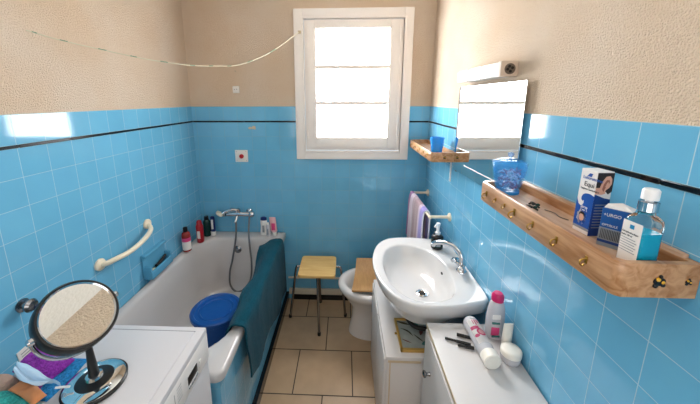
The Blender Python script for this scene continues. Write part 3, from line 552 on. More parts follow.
box(bm, (px0, py0, .552), (px1, py0 + .016, .566), .003); box(bm, (px0, py1 - .012, .552), (px1, py1, .566), .003); box(bm, (px0, py0, .552), (px0 + .012, py1, .566), .003); box(bm, (px1 - .012, py0, .552), (px1, py1, .566), .003); obj('frame', bm, 'gold', pf)
pc = boxo('picture_sheet', (px0 + .01, py0 + .01, .5525), (px1 - .01, py1 - .01, .559), 'art', pf)
def leaf(cx, cy, L, wd, ang, m, z=.5592, bend=0, name='leaf_motif', par=None):
    bm = bmesh.new(); pts = []
    for i in range(13): t = i / 12; pts.append((t * L - L / 2, wd * math.sin(PI * t) + bend * math.sin(PI * t)))
    for i in range(11, 0, -1): t = i / 12; pts.append((t * L - L / 2, -wd * math.sin(PI * t) + bend * math.sin(PI * t)))
    prism(bm, pts, 0, .0006); bmesh.ops.transform(bm, matrix=Matrix.Translation((cx, cy, z)) @ Matrix.Rotation(ang, 4, 'Z'), verts=bm.verts); return obj(name, bm, m, par or pc)
leaf(1.505, -.985, .07, .007, -.35, 'artdark'); leaf(1.510, -1.045, .075, .005, -.75, 'artdark', bend=.01); leaf(1.56, -1.08, .06, .004, -.9, 'artdark'); leaf(1.565, -.99, .06, .010, .5, 'artgreen'); leaf(1.582, -1.04, .05, .009, 1.2, 'artred'); leaf(1.59, -1.11, .05, .014, .3, 'artgreen'); leaf(1.50, -1.10, .05, .003, -.5, 'artred')
hk = boxo('picture_hook', (1.452, -1.055, .5525), (1.464, -1.045, .558), 'brass', pf, .001)

# ------------------------------------------------------------------ wash basin
ws = thing('wash_basin', (W, -.855, .81), 'white ceramic wash basin mounted on the blue right wall', 'wash basin')
NB = 72; bcx, bcy = 1.60, -.855
def ray_poly(poly, a):
    c, s = math.cos(a), math.sin(a); best = 0
    for i in range(len(poly)):
        x1, y1 = poly[i]; x2, y2 = poly[(i + 1) % len(poly)]; x1 -= bcx; x2 -= bcx; y1 -= bcy; y2 -= bcy; dx, dy = x2 - x1, y2 - y1; den = c * dy - s * dx
        if abs(den) < 1e-12: continue
        t = (x1 * dy - y1 * dx) / den; u = (x1 * s - y1 * c) / den
        if t > 0 and -1e-9 <= u <= 1 + 1e-9: best = max(best, t)
    return best
def closed_cr(P_, k=8):
    n = len(P_); out = []
    for i in range(n):
        p0, p1, p2, p3 = [Vector(P_[(i + q) % n]) for q in (-1, 0, 1, 2)]
        for j in range(k):
            t = j / k; v = .5 * ((2 * p1) + (-p0 + p2) * t + (2 * p0 - 5 * p1 + 4 * p2 - p3) * t * t + (-p0 + 3 * p1 - 3 * p2 + p3) * t ** 3); out.append((v.x, v.y))
    return out
WX = W - .003
front = [Vector(p) for p in ((1.80, -1.150), (1.66, -1.182), (1.52, -1.180), (1.435, -1.125), (1.378, -1.01), (1.358, -.87), (1.368, -.75), (1.405, -.635), (1.470, -.560), (1.56, -.535), (1.66, -.537), (1.78, -.552))]
fr = smooth_path([(p.x, p.y, 0) for p in front], 8); outp = [(WX, -1.128), (WX - .012, -1.145)] + [(p.x, p.y) for p in fr] + [(WX, -.562)]
inp = closed_cr([(1.416, -.80), (1.455, -.68), (1.545, -.620), (1.655, -.650), (1.722, -.745), (1.745, -.870), (1.738, -1.00), (1.700, -1.100), (1.60, -1.145), (1.50, -1.125), (1.435, -1.03), (1.412, -.91)])
def ro(poly, s, z, cx=None, cy=None, mixp=None, wallfix=False):
    out = []
    for i in range(NB):
        a = 2 * PI * i / NB + .01; r = ray_poly(poly, a); x = bcx + r * math.cos(a); y = bcy + r * math.sin(a)
        fx, fy = (cx if cx is not None else bcx), (cy if cy is not None else bcy)
        x2 = fx + (x - fx) * s; y2 = fy + (y - fy) * s
        if wallfix and x > WX - .002: x2 = WX
        if wallfix: x2 = min(x2, WX)
        out.append((x2, y2, z))
    return out
bm = bmesh.new()
rings(bm, [ro(inp, .45, .612, 1.63, -.87), ro(inp, .80, .640, 1.63, -.87), ro(inp, 1.0, .69, 1.63, -.86), ro(outp, .93, .735, 1.75, -.86, wallfix=True), ro(outp, .965, .748, 1.75, -.86, wallfix=True), ro(outp, .985, .775, 1.75, -.86, wallfix=True), ro(outp, 1.0, .798, wallfix=True), ro(outp, 1.0, .806, wallfix=True), ro(outp, .99, .812, wallfix=True), ro(outp, .965, .812, wallfix=True),
    ro(inp, 1.035, .806), ro(inp, 1.0, .803), ro(inp, .975, .795), ro(inp, .93, .765), ro(inp, .86, .730, 1.606, -.89), ro(inp, .72, .700, 1.608, -.90), ro(inp, .45, .684, 1.610, -.91), ro(inp, .10, .678, 1.612, -.912)])
obj('basin', bm, 'ceramic', ws, angle=75)
dn_ = latheo('drain', [(.030, 0), (.031, .004), (.024, .006), (.020, .003), (.0, .003)], (1.612, -.912, .680), 'chrome', ws); latheo('drain_hole', [(.017, 0), (.016, .0012), (0, .0012)], (1.612, -.912, .6832), 'rubber', dn_)
bm = bmesh.new(); lathe(bm, [(.012, 0), (.012, .002), (0, .0025)], (1.722, -.868, .770), mat3=frame((-1, 0, .45), (0, 1, 0)), sy=.45, n=16); obj('overflow_slot', bm, 'rubber', ws)
tubeo('waste_hose', [(1.50, -1.0, .640), (1.512, -1.035, .628), (1.54, -1.075, .618), (1.60, -1.09, .622), (1.68, -1.0, .60), (1.72, -.95, .553)], .010, 'rubber', ws)

tp = thing('basin_tap', (1.80, -.90, .812), 'chrome mixer tap with curved spout on the wash basin', 'tap')
bm = bmesh.new(); lathe(bm, [(.024, 0), (.025, .004), (.018, .012), (.016, .036), (.019, .042), (.012, .052)], (1.806, -.905, .8105), n=24)
tube(bm, [(1.806, -.905, .835), (1.806, -.90, .875), (1.798, -.885, .905), (1.775, -.855, .922), (1.742, -.815, .920), (1.714, -.78, .905), (1.700, -.765, .890)], lambda t: .0145 - .002 * t, n=14)
lathe(bm, [(.011, 0), (.013, .003), (.013, .018), (.009, .020)], (1.700, -.764, .874), n=18); obj('spout', bm, 'chrome', tp)
for x, y in ((1.788, -.868), (1.786, -.955)):
    bm = bmesh.new(); d_ = Vector((x - 1.806, (y + .905) * 1.0, .02)).normalized()
    tube(bm, [(1.806, -.905, .832), (x, y, .840)], .010, smooth=False, n=12)
    lathe(bm, [(.010, 0), (.019, .003), (.020, .018), (.013, .022), (0, .021)], (x, y, .838), n=16, mat3=frame(d_ + Vector((0, 0, .7)), (1, 0, 0)))
    for k in range(4): a = k * PI / 2 + .5; tube(bm, [(x, y, .852), (x + .019 * math.cos(a), y + .019 * math.sin(a), .852)], .0055, smooth=False, n=8)
    obj('tap_handle', bm, 'chrome', tp)
sb = thing('soap_dispenser', (1.752, -.665, .813), 'black soap bottle with white pump on the basin corner', 'soap dispenser')
latheo('bottle_body', [(.030, 0), (.034, .004), (.034, .070), (.028, .080), (.014, .085)], (1.752, -.665, .8125), 'blackmat', sb)
latheo('paper_label', [(.0345, .015), (.0345, .060)], (1.752, -.665, .8125), 'darkgreen', sb); boxo('label_motif', (1.738, -.7010, .835), (1.762, -.6985, .862), 'barcode', sb, .001)
bm = bmesh.new(); lathe(bm, [(.014, .084), (.016, .098), (.009, .100), (.009, .142), (.012, .143), (.012, .155), (.007, .157)], (1.752, -.665, .8125)); tube(bm, [(1.752, -.665, .962), (1.735, -.685, .964), (1.722, -.698, .957)], .0055); obj('pump', bm, 'pump', sb)

# ------------------------------------------------------------------ towel rail with striped towel
tr = thing('towel_rail', (W, -.34, .972), 'cream towel rail on two wall pegs left of the basin', 'towel rail')
tubeo('rail', [(1.722, -.075, .972), (1.722, -.60, .972)], .008, 'cream', tr, smooth=False)
for y in (-.095, -.581):
    bm = bmesh.new(); lathe(bm, [(.026, 0), (.025, .006), (.012, .012), (.009, .02), (.009, .128)], (W - .0005, y, .972), mat3=frame((-1, 0, 0), (0, 1, 0)), n=20); obj('peg', bm, 'cream', tr)
bm = bmesh.new(); path = [(1.752, .66), (1.750, .80), (1.748, .93), (1.742, .975), (1.722, .992), (1.702, .975), (1.694, .92), (1.690, .80), (1.686, .64)]
P = [(p.x, p.z) for p in smooth_path([(x, 0, z) for x, z in path], 5)]; NY = 30
def tw2(u, v, s):
    x, z = P[u]; y = -.115 - .405 * v / NY; i0, i1 = max(u - 1, 0), min(u + 1, len(P) - 1); tx, tz_ = P[i1][0] - P[i0][0], P[i1][1] - P[i0][1]; l = math.hypot(tx, tz_); nx, nz = tz_ / l, -tx / l
    hang = max(0, .97 - z); k = (.006 * math.sin(v * .9) + .006 * noise.noise(Vector((v * .3, z * 4, 2)))) * min(1, hang * 4)
    return Vector((x + nx * -(s + k), y + .010 * hang * math.sin(v), z + nz * -s))
g0 = [[bm.verts.new(tw2(u, v, 0)) for u in range(len(P))] for v in range(NY + 1)]; g1 = [[bm.verts.new(tw2(u, v, .009)) for u in range(len(P))] for v in range(NY + 1)]
for v in range(NY):
    for u in range(len(P) - 1):
        bm.faces.new((g0[v][u], g0[v][u + 1], g0[v + 1][u + 1], g0[v + 1][u])); bm.faces.new((g1[v][u], g1[v + 1][u], g1[v + 1][u + 1], g1[v][u + 1]))
    for u in (0, len(P) - 1): bm.faces.new((g0[v][u], g0[v + 1][u], g1[v + 1][u], g1[v][u]))
for v in (0, NY):
    for u in range(len(P) - 1): bm.faces.new((g0[v][u], g0[v][u + 1], g1[v][u + 1], g1[v][u]))
tag(obj('hand_towel', bm, 'stripe', angle=80), 'purple and mauve striped towel hanging on the rail beside the basin', 'towel')

# ------------------------------------------------------------------ wall mirror and lamp
wmr = thing('wall_mirror', (W, -.95, 1.29), 'rectangular frameless mirror on the right wall above the basin', 'mirror')
mrot = None
mrot = Matrix.Rotation(math.radians(1.7), 3, 'Z'); mpv = Vector((W - .015, -1.12, 1.5))
boxo('mirror_backing', (W - .0135, -1.20, 1.31), (W - .010, -.69, 1.72), 'grey', wmr, rot=mrot, piv=mpv)
boxo('mirror_glass', (W - .018, -1.230, 1.290), (W - .0136, -.655, 1.740), 'mirror', wmr, .001, seg=1, rot=mrot, piv=mpv)
boxo('white_line', (W - .0192, -1.225, 1.338), (W - .0178, -.790, 1.342), 'label', wmr, rot=mrot, piv=mpv)  # thin white strip across the lower part of the mirror
for y, z in ((-.80, 1.40), (-1.10, 1.40), (-.80, 1.65), (-1.10, 1.65)): boxo('wall_spacer', (W - .0112 - (y + 1.12) * .03, y - .01, z - .01), (W - .0002, y + .01, z + .01), 'grey', wmr)
for y in (-.675,): boxo('mirror_clip', (W - .028, y - .008, 1.282), (W - .0005, y + .008, 1.300), 'grey', wmr, .002)
lm = thing('wall_lamp', (W, -.90, 1.79), 'long white box lamp on the wall above the mirror', 'lamp')
boxo('diffuser', (1.787, -1.100, 1.760), (W + .003, -.685, 1.815), 'lamp', lm, .005)
for y in (-.82, -.96): boxo('diffuser_joint', (1.786, y - .002, 1.7595), (W, y + .002, 1.8155), 'lampcap', lm)
boxo('end_cap', (1.786, -1.132, 1.759), (W + .003, -1.100, 1.816), 'lampcap', lm, .003)
def bee(cx, cy, cz, s, nrm, par, xdir=(1, 0, 0)):
    """little dark and yellow enamel ornament lying against a face"""
    Fm = frame(nrm, xdir); c = Vector((cx, cy, cz))
    o = latheo('ornament', [(s * .62, 0), (s * .60, s * .10), (s * .45, s * .14), (0, s * .15)], c, 'blackmat', par, mat3=Fm, n=18, sy=.8)
    for k, (dx, dy, r, m) in enumerate(((-.22, .25, .24, 'yellow'), (.30, -.05, .22, 'yellow'), (-.35, -.5, .26, 'blackmat'), (.42, -.42, .22, 'blackmat'), (.02, .62, .18, 'blackmat'))):
        latheo('ornament_bead', [(r * s, 0), (r * s * .9, s * .12), (0, s * .26)], c + Fm @ Vector((dx * s, dy * s, s * (.02 if m == 'blackmat' else .05))), m, o, mat3=Fm, n=10)
    return o
v_ = latheo('end_vent', [(.020, 0), (.020, .0015), (0, .0018)], (1.819, -1.1315, 1.787), 'grey', lm, mat3=frame((0, -1, 0), (1, 0, 0)))
for a in (.4, 1.9, 3.3, 4.9): latheo('vent_hole', [(.0055, 0), (.0055, .0006)], (1.819 + .009 * math.cos(a), -1.1332, 1.787 + .009 * math.sin(a)), 'rubber', v_, mat3=frame((0, -1, 0), (1, 0, 0)), n=12)

# ------------------------------------------------------------------ wooden shelves
def shelf_tray(root, x0, x1, yf, yn, z0, z1, cut, ztray, orn_near=True):
    """x0 front, x1 wall; yf far end, yn near end; corners cut"""
    th_ = .014
    def outl(ins):
        a = x0 + ins; r = []
        pts = [(x1 - (.001 if ins == 0 else .014), yf - ins), (a + cut * .55, yf - ins), (a + .006, yf - ins - cut * .35), (a, yf - ins - cut * .55), (a, yn + ins + cut * .45), (a + .004, yn + ins + cut * .2), (a + cut * .4, yn + ins), (x1 - (.001 if ins == 0 else .014), yn + ins)]
        return pts
    A = outl(0); B = outl(th_); bm = bmesh.new()
    A2 = [(x + .002 if i not in (0, 7) else x, y) for i, (x, y) in enumerate(A)]
    rings(bm, [R(B, z0 + .002), R(A2, z0), R(A, z0 + .003), R(A, z1 - .004), R(A2, z1), R(outl(th_ - .002), z1), R(B, z1 - .003)], loop=True)
    o = obj('rail_board', bm, 'wood', root, angle=50)
    bm = bmesh.new(); prism(bm, [(x, y) for x, y in outl(th_ - .001)], ztray - .012, ztray); obj('tray_board', bm, 'woodin', root)
    return o
BSX = 1.700
bs = thing('wooden_shelf', (W, -1.52, 1.32), 'long pine shelf tray with brass hooks on the near right wall', 'shelf')
shelf_tray(bs, BSX, W, -1.245, -1.808, 1.316, 1.384, .030, 1.358)
boxo('back_board', (W - .0135, -1.785, 1.345), (W - .0008, -1.27, 1.392), 'woodin', bs, .003)
def hook(x, y, z, s, root, m='brass', nm='hook'):
    bm = bmesh.new(); lathe(bm, [(.004 * s, 0), (.004 * s, .002), (.002, .003)], (x, y, z), mat3=frame((-1, 0, 0), (0, 1, 0)), n=12)
    box(bm, (x - .002, y - .0035 * s, z - .010 * s), (x + .0003, y + .0035 * s, z + .008 * s), .0006, seg=1)
    tube(bm, [(x - .001, y, z + .002), (x - .012 * s, y, z - .002 * s), (x - .014 * s, y, z - .010 * s), (x - .008 * s, y, z - .016 * s), (x - .004 * s, y, z - .012 * s)], .0016 * s, n=8, k=5)
    return obj(nm, bm, m, root)
for y, s in ((-1.300, 1.1), (-1.365, .7), (-1.42, .7), (-1.475, 1.2), (-1.562, 1.0), (-1.652, 1.0), (-1.740, .9)): hook(BSX - .0003, y, 1.353, s, bs)
bee(1.775, -1.8088, 1.350, .017, (0, -1, 0), bs); bee(1.826, -1.8088, 1.350, .009, (0, -1, 0), bs)
ss = thing('wooden_shelf', (W, -.33, 1.32), 'short pine shelf tray in the far corner beside the window', 'shelf')
shelf_tray(ss, BSX, W, -.028, -.612, 1.320, 1.376, .035, 1.348)
for y in (-.12, -.22, -.34, -.45, -.54): hook(BSX - .0003, y, 1.352, .9, ss)
bee(1.778, -.6125, 1.348, .013, (0, -1, 0), ss)
bk_ = thing('shelf_bracket', (W, -.52, 1.26), 'white metal bracket under the short shelf by the window', 'bracket')
bm = bmesh.new(); box(bm, (W - .005, -.545, 1.185), (W - .0005, -.525, 1.319), .001); box(bm, (W - .11, -.545, 1.314), (W - .0005, -.525, 1.3195), .001); obj('bracket_angle', bm, 'pump', bk_)
for z in (1.20, 1.25): latheo('screw', [(.003, 0), (.0025, .0015)], (W - .005, -.535, z), 'greyink', bk_, mat3=frame((-1, 0, 0), (0, 1, 0)), n=10)

# things on the short shelf
cp = thing('tumbler', (1.77, -.50, 1.348), 'bright blue plastic tumbler on the short shelf by the window', 'cup')
bm = bmesh.new(); lathe(bm, [(.028, 0), (.031, .002), (.043, .100), (.041, .100), (.029, .006), (0, .005)], (1.768, -.485, 1.3485), n=32); obj('cup_body', bm, 'glassdeep', cp)
M['bluesolid'] = mat('translucent_blue_plastic', '#3FA5F5', .12, alpha=.72)
cp.children[0].data.materials[0] = M['bluesolid']
# jar on the big shelf
jc = (1.765, -1.305, 1.3583)
jr = thing('lidded_jar', jc, 'blue glass jar with knobbed lid at the far end of the long shelf', 'jar')
bm = bmesh.new(); n = 40; pr = [(.030, 0), (.036, .004), (.037, .018), (.041, .03), (.050, .075), (.053, .098), (.051, .100), (.0485, .097), (.0465, .075), (.037, .03), (.033, .022), (.031, .014), (.0, .012)]
rs = [[Vector(jc) + Vector((r * (1 + (.02 * math.cos(8 * a) if .02 < z < .095 else 0)) * math.cos(a), r * (1 + (.02 * math.cos(8 * a) if .02 < z < .095 else 0)) * math.sin(a), z)) for a in [2 * PI * i / n for i in range(n)]] for r, z in pr]
rings(bm, rs); obj('jar_body', bm, 'glassblue', jr, angle=60)
latheo('jar_foot', [(.031, 0), (.0365, .001), (.0372, .010), (.036, .012)], jc, 'bluesolid', jr, n=36)
lidp = latheo('lid', [(.0, .112), (.030, .110), (.046, .104), (.0505, .1005), (.0535, .1015), (.0545, .105), (.050, .110), (.032, .118), (.010, .122), (0, .122)], jc, 'glassblue', jr, n=40)
latheo('lid_knob', [(.004, .120), (.005, .126), (.0095, .131), (.009, .138), (.003, .142)], jc, 'glassblue', lidp, n=20)
bm = bmesh.new()
for i in range(70):
    a = random.random() * 6.283; r = (.027 + .010 * random.random()) * math.sqrt(random.random()); z = .022 + random.random() * .060; c = Vector(jc) + Vector((r * math.cos(a), r * math.sin(a), z))
    d = Vector((random.gauss(0, 1), random.gauss(0, 1), random.gauss(0, 1))).normalized() * .008; before = len(bm.faces)
    tube(bm, [c - d, c, c + d], .0028, n=6, k=2, mi=(0 if i % 2 else 1))
pt_ = obj('potpourri', bm, ['candyred', 'candywhite']); tag(pt_, 'red and white petals filling the blue glass jar', 'potpourri', kind='stuff')

# hair accessories on the tray
def trinket(name, x, y, z, ang, label):
    t = thing(name, (x, y, z), label, 'hair clip')
    Rm = Matrix.Rotation(ang, 4, 'Z'); T4 = Matrix.Translation((x, y, z)) @ Rm
    bm = bmesh.new(); tube(bm, [(-.016, 0, .004), (-.004, .002, .010), (.010, 0, .006), (.018, -.002, .003)], .0028, n=8); bmesh.ops.transform(bm, matrix=T4, verts=bm.verts); obj('clip_bar', bm, 'rubber', t)
    for k in range(3):
        bm = bmesh.new(); lathe(bm, [(.002, 0), (.0055, .002), (.005, .006), (.001, .008)], (-.010 + k * .010, .003 * (-1) ** k, .005), n=10); bmesh.ops.transform(bm, matrix=T4, verts=bm.verts); obj('clip_bead', bm, ['grey', 'rubber', 'darkgreen'][k], t)
trinket('hair_clip', 1.772, -1.445, 1.3583, -1.2, 'dark beaded hair clip nearest the wall on the long shelf')
trinket('hair_clip', 1.748, -1.470, 1.3583, -.7, 'dark hair clip nearest the front edge of the long shelf')
tag(tubeo('bracelet', [(1.785, -1.475, 1.3603), (1.795, -1.50, 1.3603), (1.790, -1.53, 1.3603), (1.798, -1.55, 1.3603)], .0016, 'grey', None, n=6), 'thin dark chain lying on the long shelf beside the hair clips', 'bracelet')
tag(boxo('plaster_strip', (1.732, -1.50, 1.3583), (1.748, -1.475, 1.3615), 'candywhite', None, .001), 'small pale strip beside the front hair clip', 'strip')

# ear spray carton
def carton(name, c, wx, wy, h, ang, z0, label, mats):
    t = thing(name, (c[0], c[1], z0), label, 'box'); Rm = Matrix.Rotation(ang, 3, 'Z')
    bm = bmesh.new(); box(bm, (c[0] - wx / 2, c[1] - wy / 2, z0), (c[0] + wx / 2, c[1] + wy / 2, z0 + h), .0008, seg=1, rot=Rm, piv=Vector((c[0], c[1], z0)))
    o = obj('carton', bm, mats[0], t, angle=30)
    def P3(u, v, w, face):   # face L: -x side, u runs to -y ; face R: -y side, u runs to +x
        if face == 'L': p = Vector((-wx / 2 - w, wy / 2 - u * wy, v * h))
        else: p = Vector((-wx / 2 + u * wx, -wy / 2 - w, v * h))
        return Vector((c[0], c[1], z0)) + Rm @ p
    def patch(nm, pts, face, m, w=.0006, par=None):
        bm = bmesh.new(); rings(bm, [[P3(u, v, .00005, face) for u, v in pts], [P3(u, v, w, face) for u, v in pts]]); return obj(nm, bm, m, par or o, smooth=False)
    def txt(s, u, v, size, face, m, w=.0007, sx=1):
        x = Rm @ (Vector((0, -1, 0)) if face == 'L' else Vector((1, 0, 0))); return text('printed_text', s, size, P3(u, v, w, face), x, (0, 0, 1), m, o, sx=sx)
    return t, o, patch, txt
t, o, patch, txt = carton('medicine_box', (1.794, -1.618), .038, .044, .155, .06, 1.3583, 'tall blue and white ear spray carton with a printed ear', ['boxwhite'])
wave = [(0.0, .0 + .10), (1, .10), (1, .62)] + [(1 - i / 10 * .62, .62 + .02 * math.sin(i / 10 * PI)) for i in range(1, 10)] + [(.33, .60), (.27, .56), (.28, .52), (.36, .50), (.44, .52), (.46, .48), (.40, .44), (.28, .42), (.14, .44), (.05, .49), (0, .53)]
patch('printed_wave', wave, 'L', 'boxblue')
patch('printed_stripe', [(0, .10), (0, .06), (1, .06), (1, .10)], 'L', 'barcode')
patch('printed_logo', [(.40, .90), (.55, .95), (.72, .95), (.66, .90)], 'L', 'boxblue'); txt('Laboratoires', .18, .855, .010, 'L', 'boxblue'); txt('Equi', .30, .745, .016, 'L', 'ink'); txt('hygiene auriculaire', .12, .69, .0065, 'L', 'ink')
txt('Spray', .30, .40, .009, 'L', 'boxwhite'); txt('3 en 1', .30, .355, .008, 'L', 'boxwhite')
circ = lambda cu, cv, ru, rv, n=14, j=0: [(cu + ru * math.cos(2 * PI * i / n) * (1 + j * (i % 2)), cv + rv * math.sin(2 * PI * i / n) * (1 + j * (i % 2))) for i in range(n)]
patch('printed_splash', circ(.45, .25, .26, .10, 16, .25), 'L', 'boxwhite', .0006); patch('printed_face', circ(.47, .25, .15, .065), 'L', 'skin', .0009); patch('printed_hair', [(.30, .27), (.32, .32), (.47, .34), (.62, .32), (.64, .27), (.55, .30), (.40, .30)], 'L', 'hair', .0012)
patch('printed_blue', [(0, 0), (1, 0), (1, .58), (.6, .60), (0, .66)], 'R', 'boxdark'); patch('printed_hair', [(0, .74), (0, .985), (1, .985), (1, .70), (.8, .66), (.62, .70), (.5, .74)], 'R', 'hair', .0006)
patch('printed_skin', [(0, .66), (0, .76), (.35, .76), (.55, .72), (.62, .67), (.4, .655)], 'R', 'skin', .0009)
ear = [(.22, .70), (.24, .78), (.34, .86), (.52, .93), (.74, .94), (.88, .89), (.90, .82), (.78, .76), (.62, .73), (.52, .68), (.40, .655), (.28, .665)]
patch('printed_ear', ear, 'R', 'skin', .0014); patch('printed_ear_shadow', [(.36, .74), (.42, .82), (.56, .88), (.72, .88), (.76, .84), (.62, .80), (.54, .76), (.46, .70)], 'R', 'skind', .0017); patch('printed_ear_lobe', [(.52, .78), (.60, .84), (.70, .85), (.68, .82), (.58, .77)], 'R', 'skin', .0020)
for i in range(9): patch('printed_line', [(.12, .50 - i * .045), (.80 - .05 * (i % 3), .50 - i * .045), (.80 - .05 * (i % 3), .488 - i * .045), (.12, .488 - i * .045)], 'R', 'barcode', .0009)
# bandage carton
t, o, patch, txt = carton('medicine_box', (1.788, -1.690), .042, .026, .086, -.95, 1.3583, 'shorter dark blue carton in front of the ear spray carton', ['boxnavy'])
patch('printed_back', [(0, 0), (1, 0), (1, .49), (0, .49)], 'R', 'barcode'); patch('printed_band', [(0, .10), (1, .10), (1, .17), (0, .17)], 'R', 'boxdark', .0009)
for i in range(13): patch('barcode_bar', [(.08 + i * .064, .20), (.11 + i * .064, .20), (.11 + i * .064, .46), (.08 + i * .064, .46)], 'R', 'ink', .0009)
txt('+URGO', .08, .80, .0098, 'R', 'boxwhite', sx=.86); txt('OPTIBULE', .08, .54, .0072, 'R', 'boxwhite', sx=.82)
bm = bmesh.new()
tp_ = [(-.022, -.013, 1.4447), (.023, -.013, 1.4450), (.022, .013, 1.447), (0, .012, 1.454), (-.023, .012, 1.447)]; tp_ = [(1.791 + x * math.cos(-.95) - y * math.sin(-.95), -1.692 + x * math.sin(-.95) + y * math.cos(-.95), z) for x, y, z in tp_]
rings(bm, [tp_, [(x, y, z + .0012) for x, y, z in tp_]]); obj('open_flap', bm, 'boxwhite', t, smooth=False)

# spray bottle with turquoise gel
gz = 1.3583; gc = Vector((1.767, -1.770, gz))
gb_ = thing('spray_bottle', tuple(gc), 'clear pump bottle of turquoise gel at the near end of the long shelf', 'bottle')
def sq(hx, hy, z, e=6, n=48, ang=.05):
    out = []
    for i in range(n):
        a = 2 * PI * i / n; c, s = math.cos(a), math.sin(a); r = (abs(c) ** e + abs(s) ** e) ** (-1 / e); x, y = hx * r * c, hy * r * s
        out.append((gc.x + x * math.cos(ang) - y * math.sin(ang), gc.y + x * math.sin(ang) + y * math.cos(ang), gz + z))
    return out
bm = bmesh.new(); rings(bm, [sq(.018, .018, 0), sq(.020, .020, .003), sq(.0205, .0205, .010), sq(.0205, .0205, .088), sq(.019, .019, .097), sq(.015, .015, .104, 3), sq(.013, .012, .106, 2), sq(.012, .011, .114, 2)]); obj('bottle_body', bm, 'clear', gb_)
bm = bmesh.new(); rings(bm, [sq(.0175, .0175, .003), sq(.0193, .0193, .006), sq(.0193, .0193, .073)]); obj('gel', bm, 'bluegel', gb_)
bm = bmesh.new(); ang = .05
def gp(u, v, w): x, y = -.0206 - w, -u; return (gc.x + x * math.cos(ang) - y * math.sin(ang), gc.y + x * math.sin(ang) + y * math.cos(ang), gz + v)
rings(bm, [[gp(-.018, .006, .0003), gp(.018, .006, .0003), gp(.018, .090, .0003), (gp(-.018, .090, .0003))], [gp(-.018, .006, .0009), gp(.018, .006, .0009), gp(.018, .090, .0009), gp(-.018, .090, .0009)]]); lb = obj('paper_label', bm, 'label', gb_, smooth=False)
xd = (math.sin(ang), -math.cos(ang), 0)
text('printed_text', 'Gel hydroalcoolique', .0052, gp(-.017, .066, .0012), xd, (0, 0, 1), 'ink', lb, sx=.72); text('printed_text', 'mains 100 ml', .0048, gp(-.017, .060, .0012), xd, (0, 0, 1), 'ink', lb, sx=.8)
for i in range(6): boxo('printed_line', gp(-.017, .030 + i * .005, .0010), Vector(gp(.014 - .003 * (i % 2), .031 + i * .005, .0014)), 'greyink', lb)
bm = bmesh.new(); rings(bm, [[gp(-.004, .076, .0010), gp(.004, .076, .0010), gp(.004, .084, .0010), gp(-.004, .084, .0010)], [gp(-.004, .076, .0014), gp(.004, .076, .0014), gp(.004, .084, .0014), gp(-.004, .084, .0014)]]); obj('printed_logo', bm, 'bluecloth', lb, smooth=False)
latheo('pump_collar', [(.013, .112), (.0145, .113), (.0145, .130), (.012, .131)], gc, 'chrome', gb_)
bm = bmesh.new(); lathe(bm, [(.006, .130), (.006, .134), (.0125, .135), (.0125, .152), (.010, .155), (0, .155)], gc); tube(bm, [(gc.x, gc.y, gz + .147), (gc.x + .010, gc.y + .012, gz + .147)], .004, smooth=False); obj('pump_head', bm, 'pump', gb_)

# ------------------------------------------------------------------ white chest bottom right
ch = thing('white_cabinet', (1.70, -1.5, FZ), 'white laminate cabinet with small knob along the near right wall', 'cabinet')
cx0, cx1, cy0, cy1 = 1.555, W - .006, -2.05, -1.203
boxo('cabinet_body', (cx0 + .012, cy0, FZ), (cx1, cy1 - .004, .730), 'lam', ch, .002)
boxo('cabinet_top', (cx0, cy0, .730), (cx1, cy1, .748), 'lam', ch, .002)
boxo('edge_band', (cx0 - .0012, cy0, .731), (cx0 + .001, cy1 - .002, .747), 'lamedge', ch)
for a, b in ((-1.620, cy1 - .006), (cy0 + .004, -1.626)):
    dd = boxo('door', (cx0 - .004, a, FZ + .03), (cx0 + .012, b, .722), 'lam', ch, .002)
    kc = (cx0 - .004, (-1.300 if a > -1.7 else a + .05), .590)
    latheo('knob', [(.008, 0), (.006, .008), (.006, .014), (.013, .018), (.014, .025), (.008, .029), (0, .030)], kc, 'chromed', dd, mat3=frame((-1, 0, 0), (0, 1, 0)))
CZ = .7483
# items on the chest
for i, (a, b, lab) in enumerate((((1.602, -1.292), (1.690, -1.322), 'longest slim black pencil on the white cabinet, its tip reaching furthest left'), ((1.655, -1.272), (1.712, -1.290), 'short black tube lying behind the longest pencil, nearest the basin'), ((1.640, -1.325), (1.695, -1.338), 'short black pencil in front of the longest one, beside the lying bottle'))):
    A_ = Vector((a[0], a[1], CZ + .0062)); B_ = Vector((b[0], b[1], CZ + .0062)); m_ = A_.lerp(B_, .45); t = thing('makeup_pencil', tuple(A_), lab, 'pencil')
    tubeo('barrel', [m_, B_], .0060 if i else .0055, 'blackmat', t, smooth=False, n=12); tubeo('pencil_cap', [A_, m_ - (B_ - A_).normalized() * .0003], .0045 if i != 1 else .0062, 'rubber', t, smooth=False, n=12)
# lying bottle
la, lb2 = Vector((1.722, -1.222, CZ + .0295)), Vector((1.722, -1.425, CZ + .0295)); dirv = (lb2 - la).normalized()
lb_ = thing('lotion_bottle', tuple(la), 'clear pink printed bottle with white cap lying on the white cabinet', 'bottle'); Fm = frame(dirv, (0, 0, 1)); Lg = (lb2 - la).length
latheo('bottle_body', [(.014, 0), (.024, .002), (.0275, .008), (.029, .02), (.029, Lg - .060), (.0265, Lg - .045), (.026, Lg - .038)], la, 'frosty', lb_, mat3=Fm, n=32)
latheo('cap', [(.0265, Lg - .038), (.0292, Lg - .036), (.0292, Lg - .003), (.026, Lg), (0, Lg)], la, 'cream', lb_, mat3=Fm, n=32)
M['caplight'] = mat('ivory_plastic', '#F3EDE2', .3)
[c for c in lb_.children if c.name.startswith('cap')][0].data.materials[0] = M['caplight']
def onl(s, a, w=.0003): return la + Fm @ Vector(((.029 + w) * math.cos(a), (.029 + w) * math.sin(a), s))
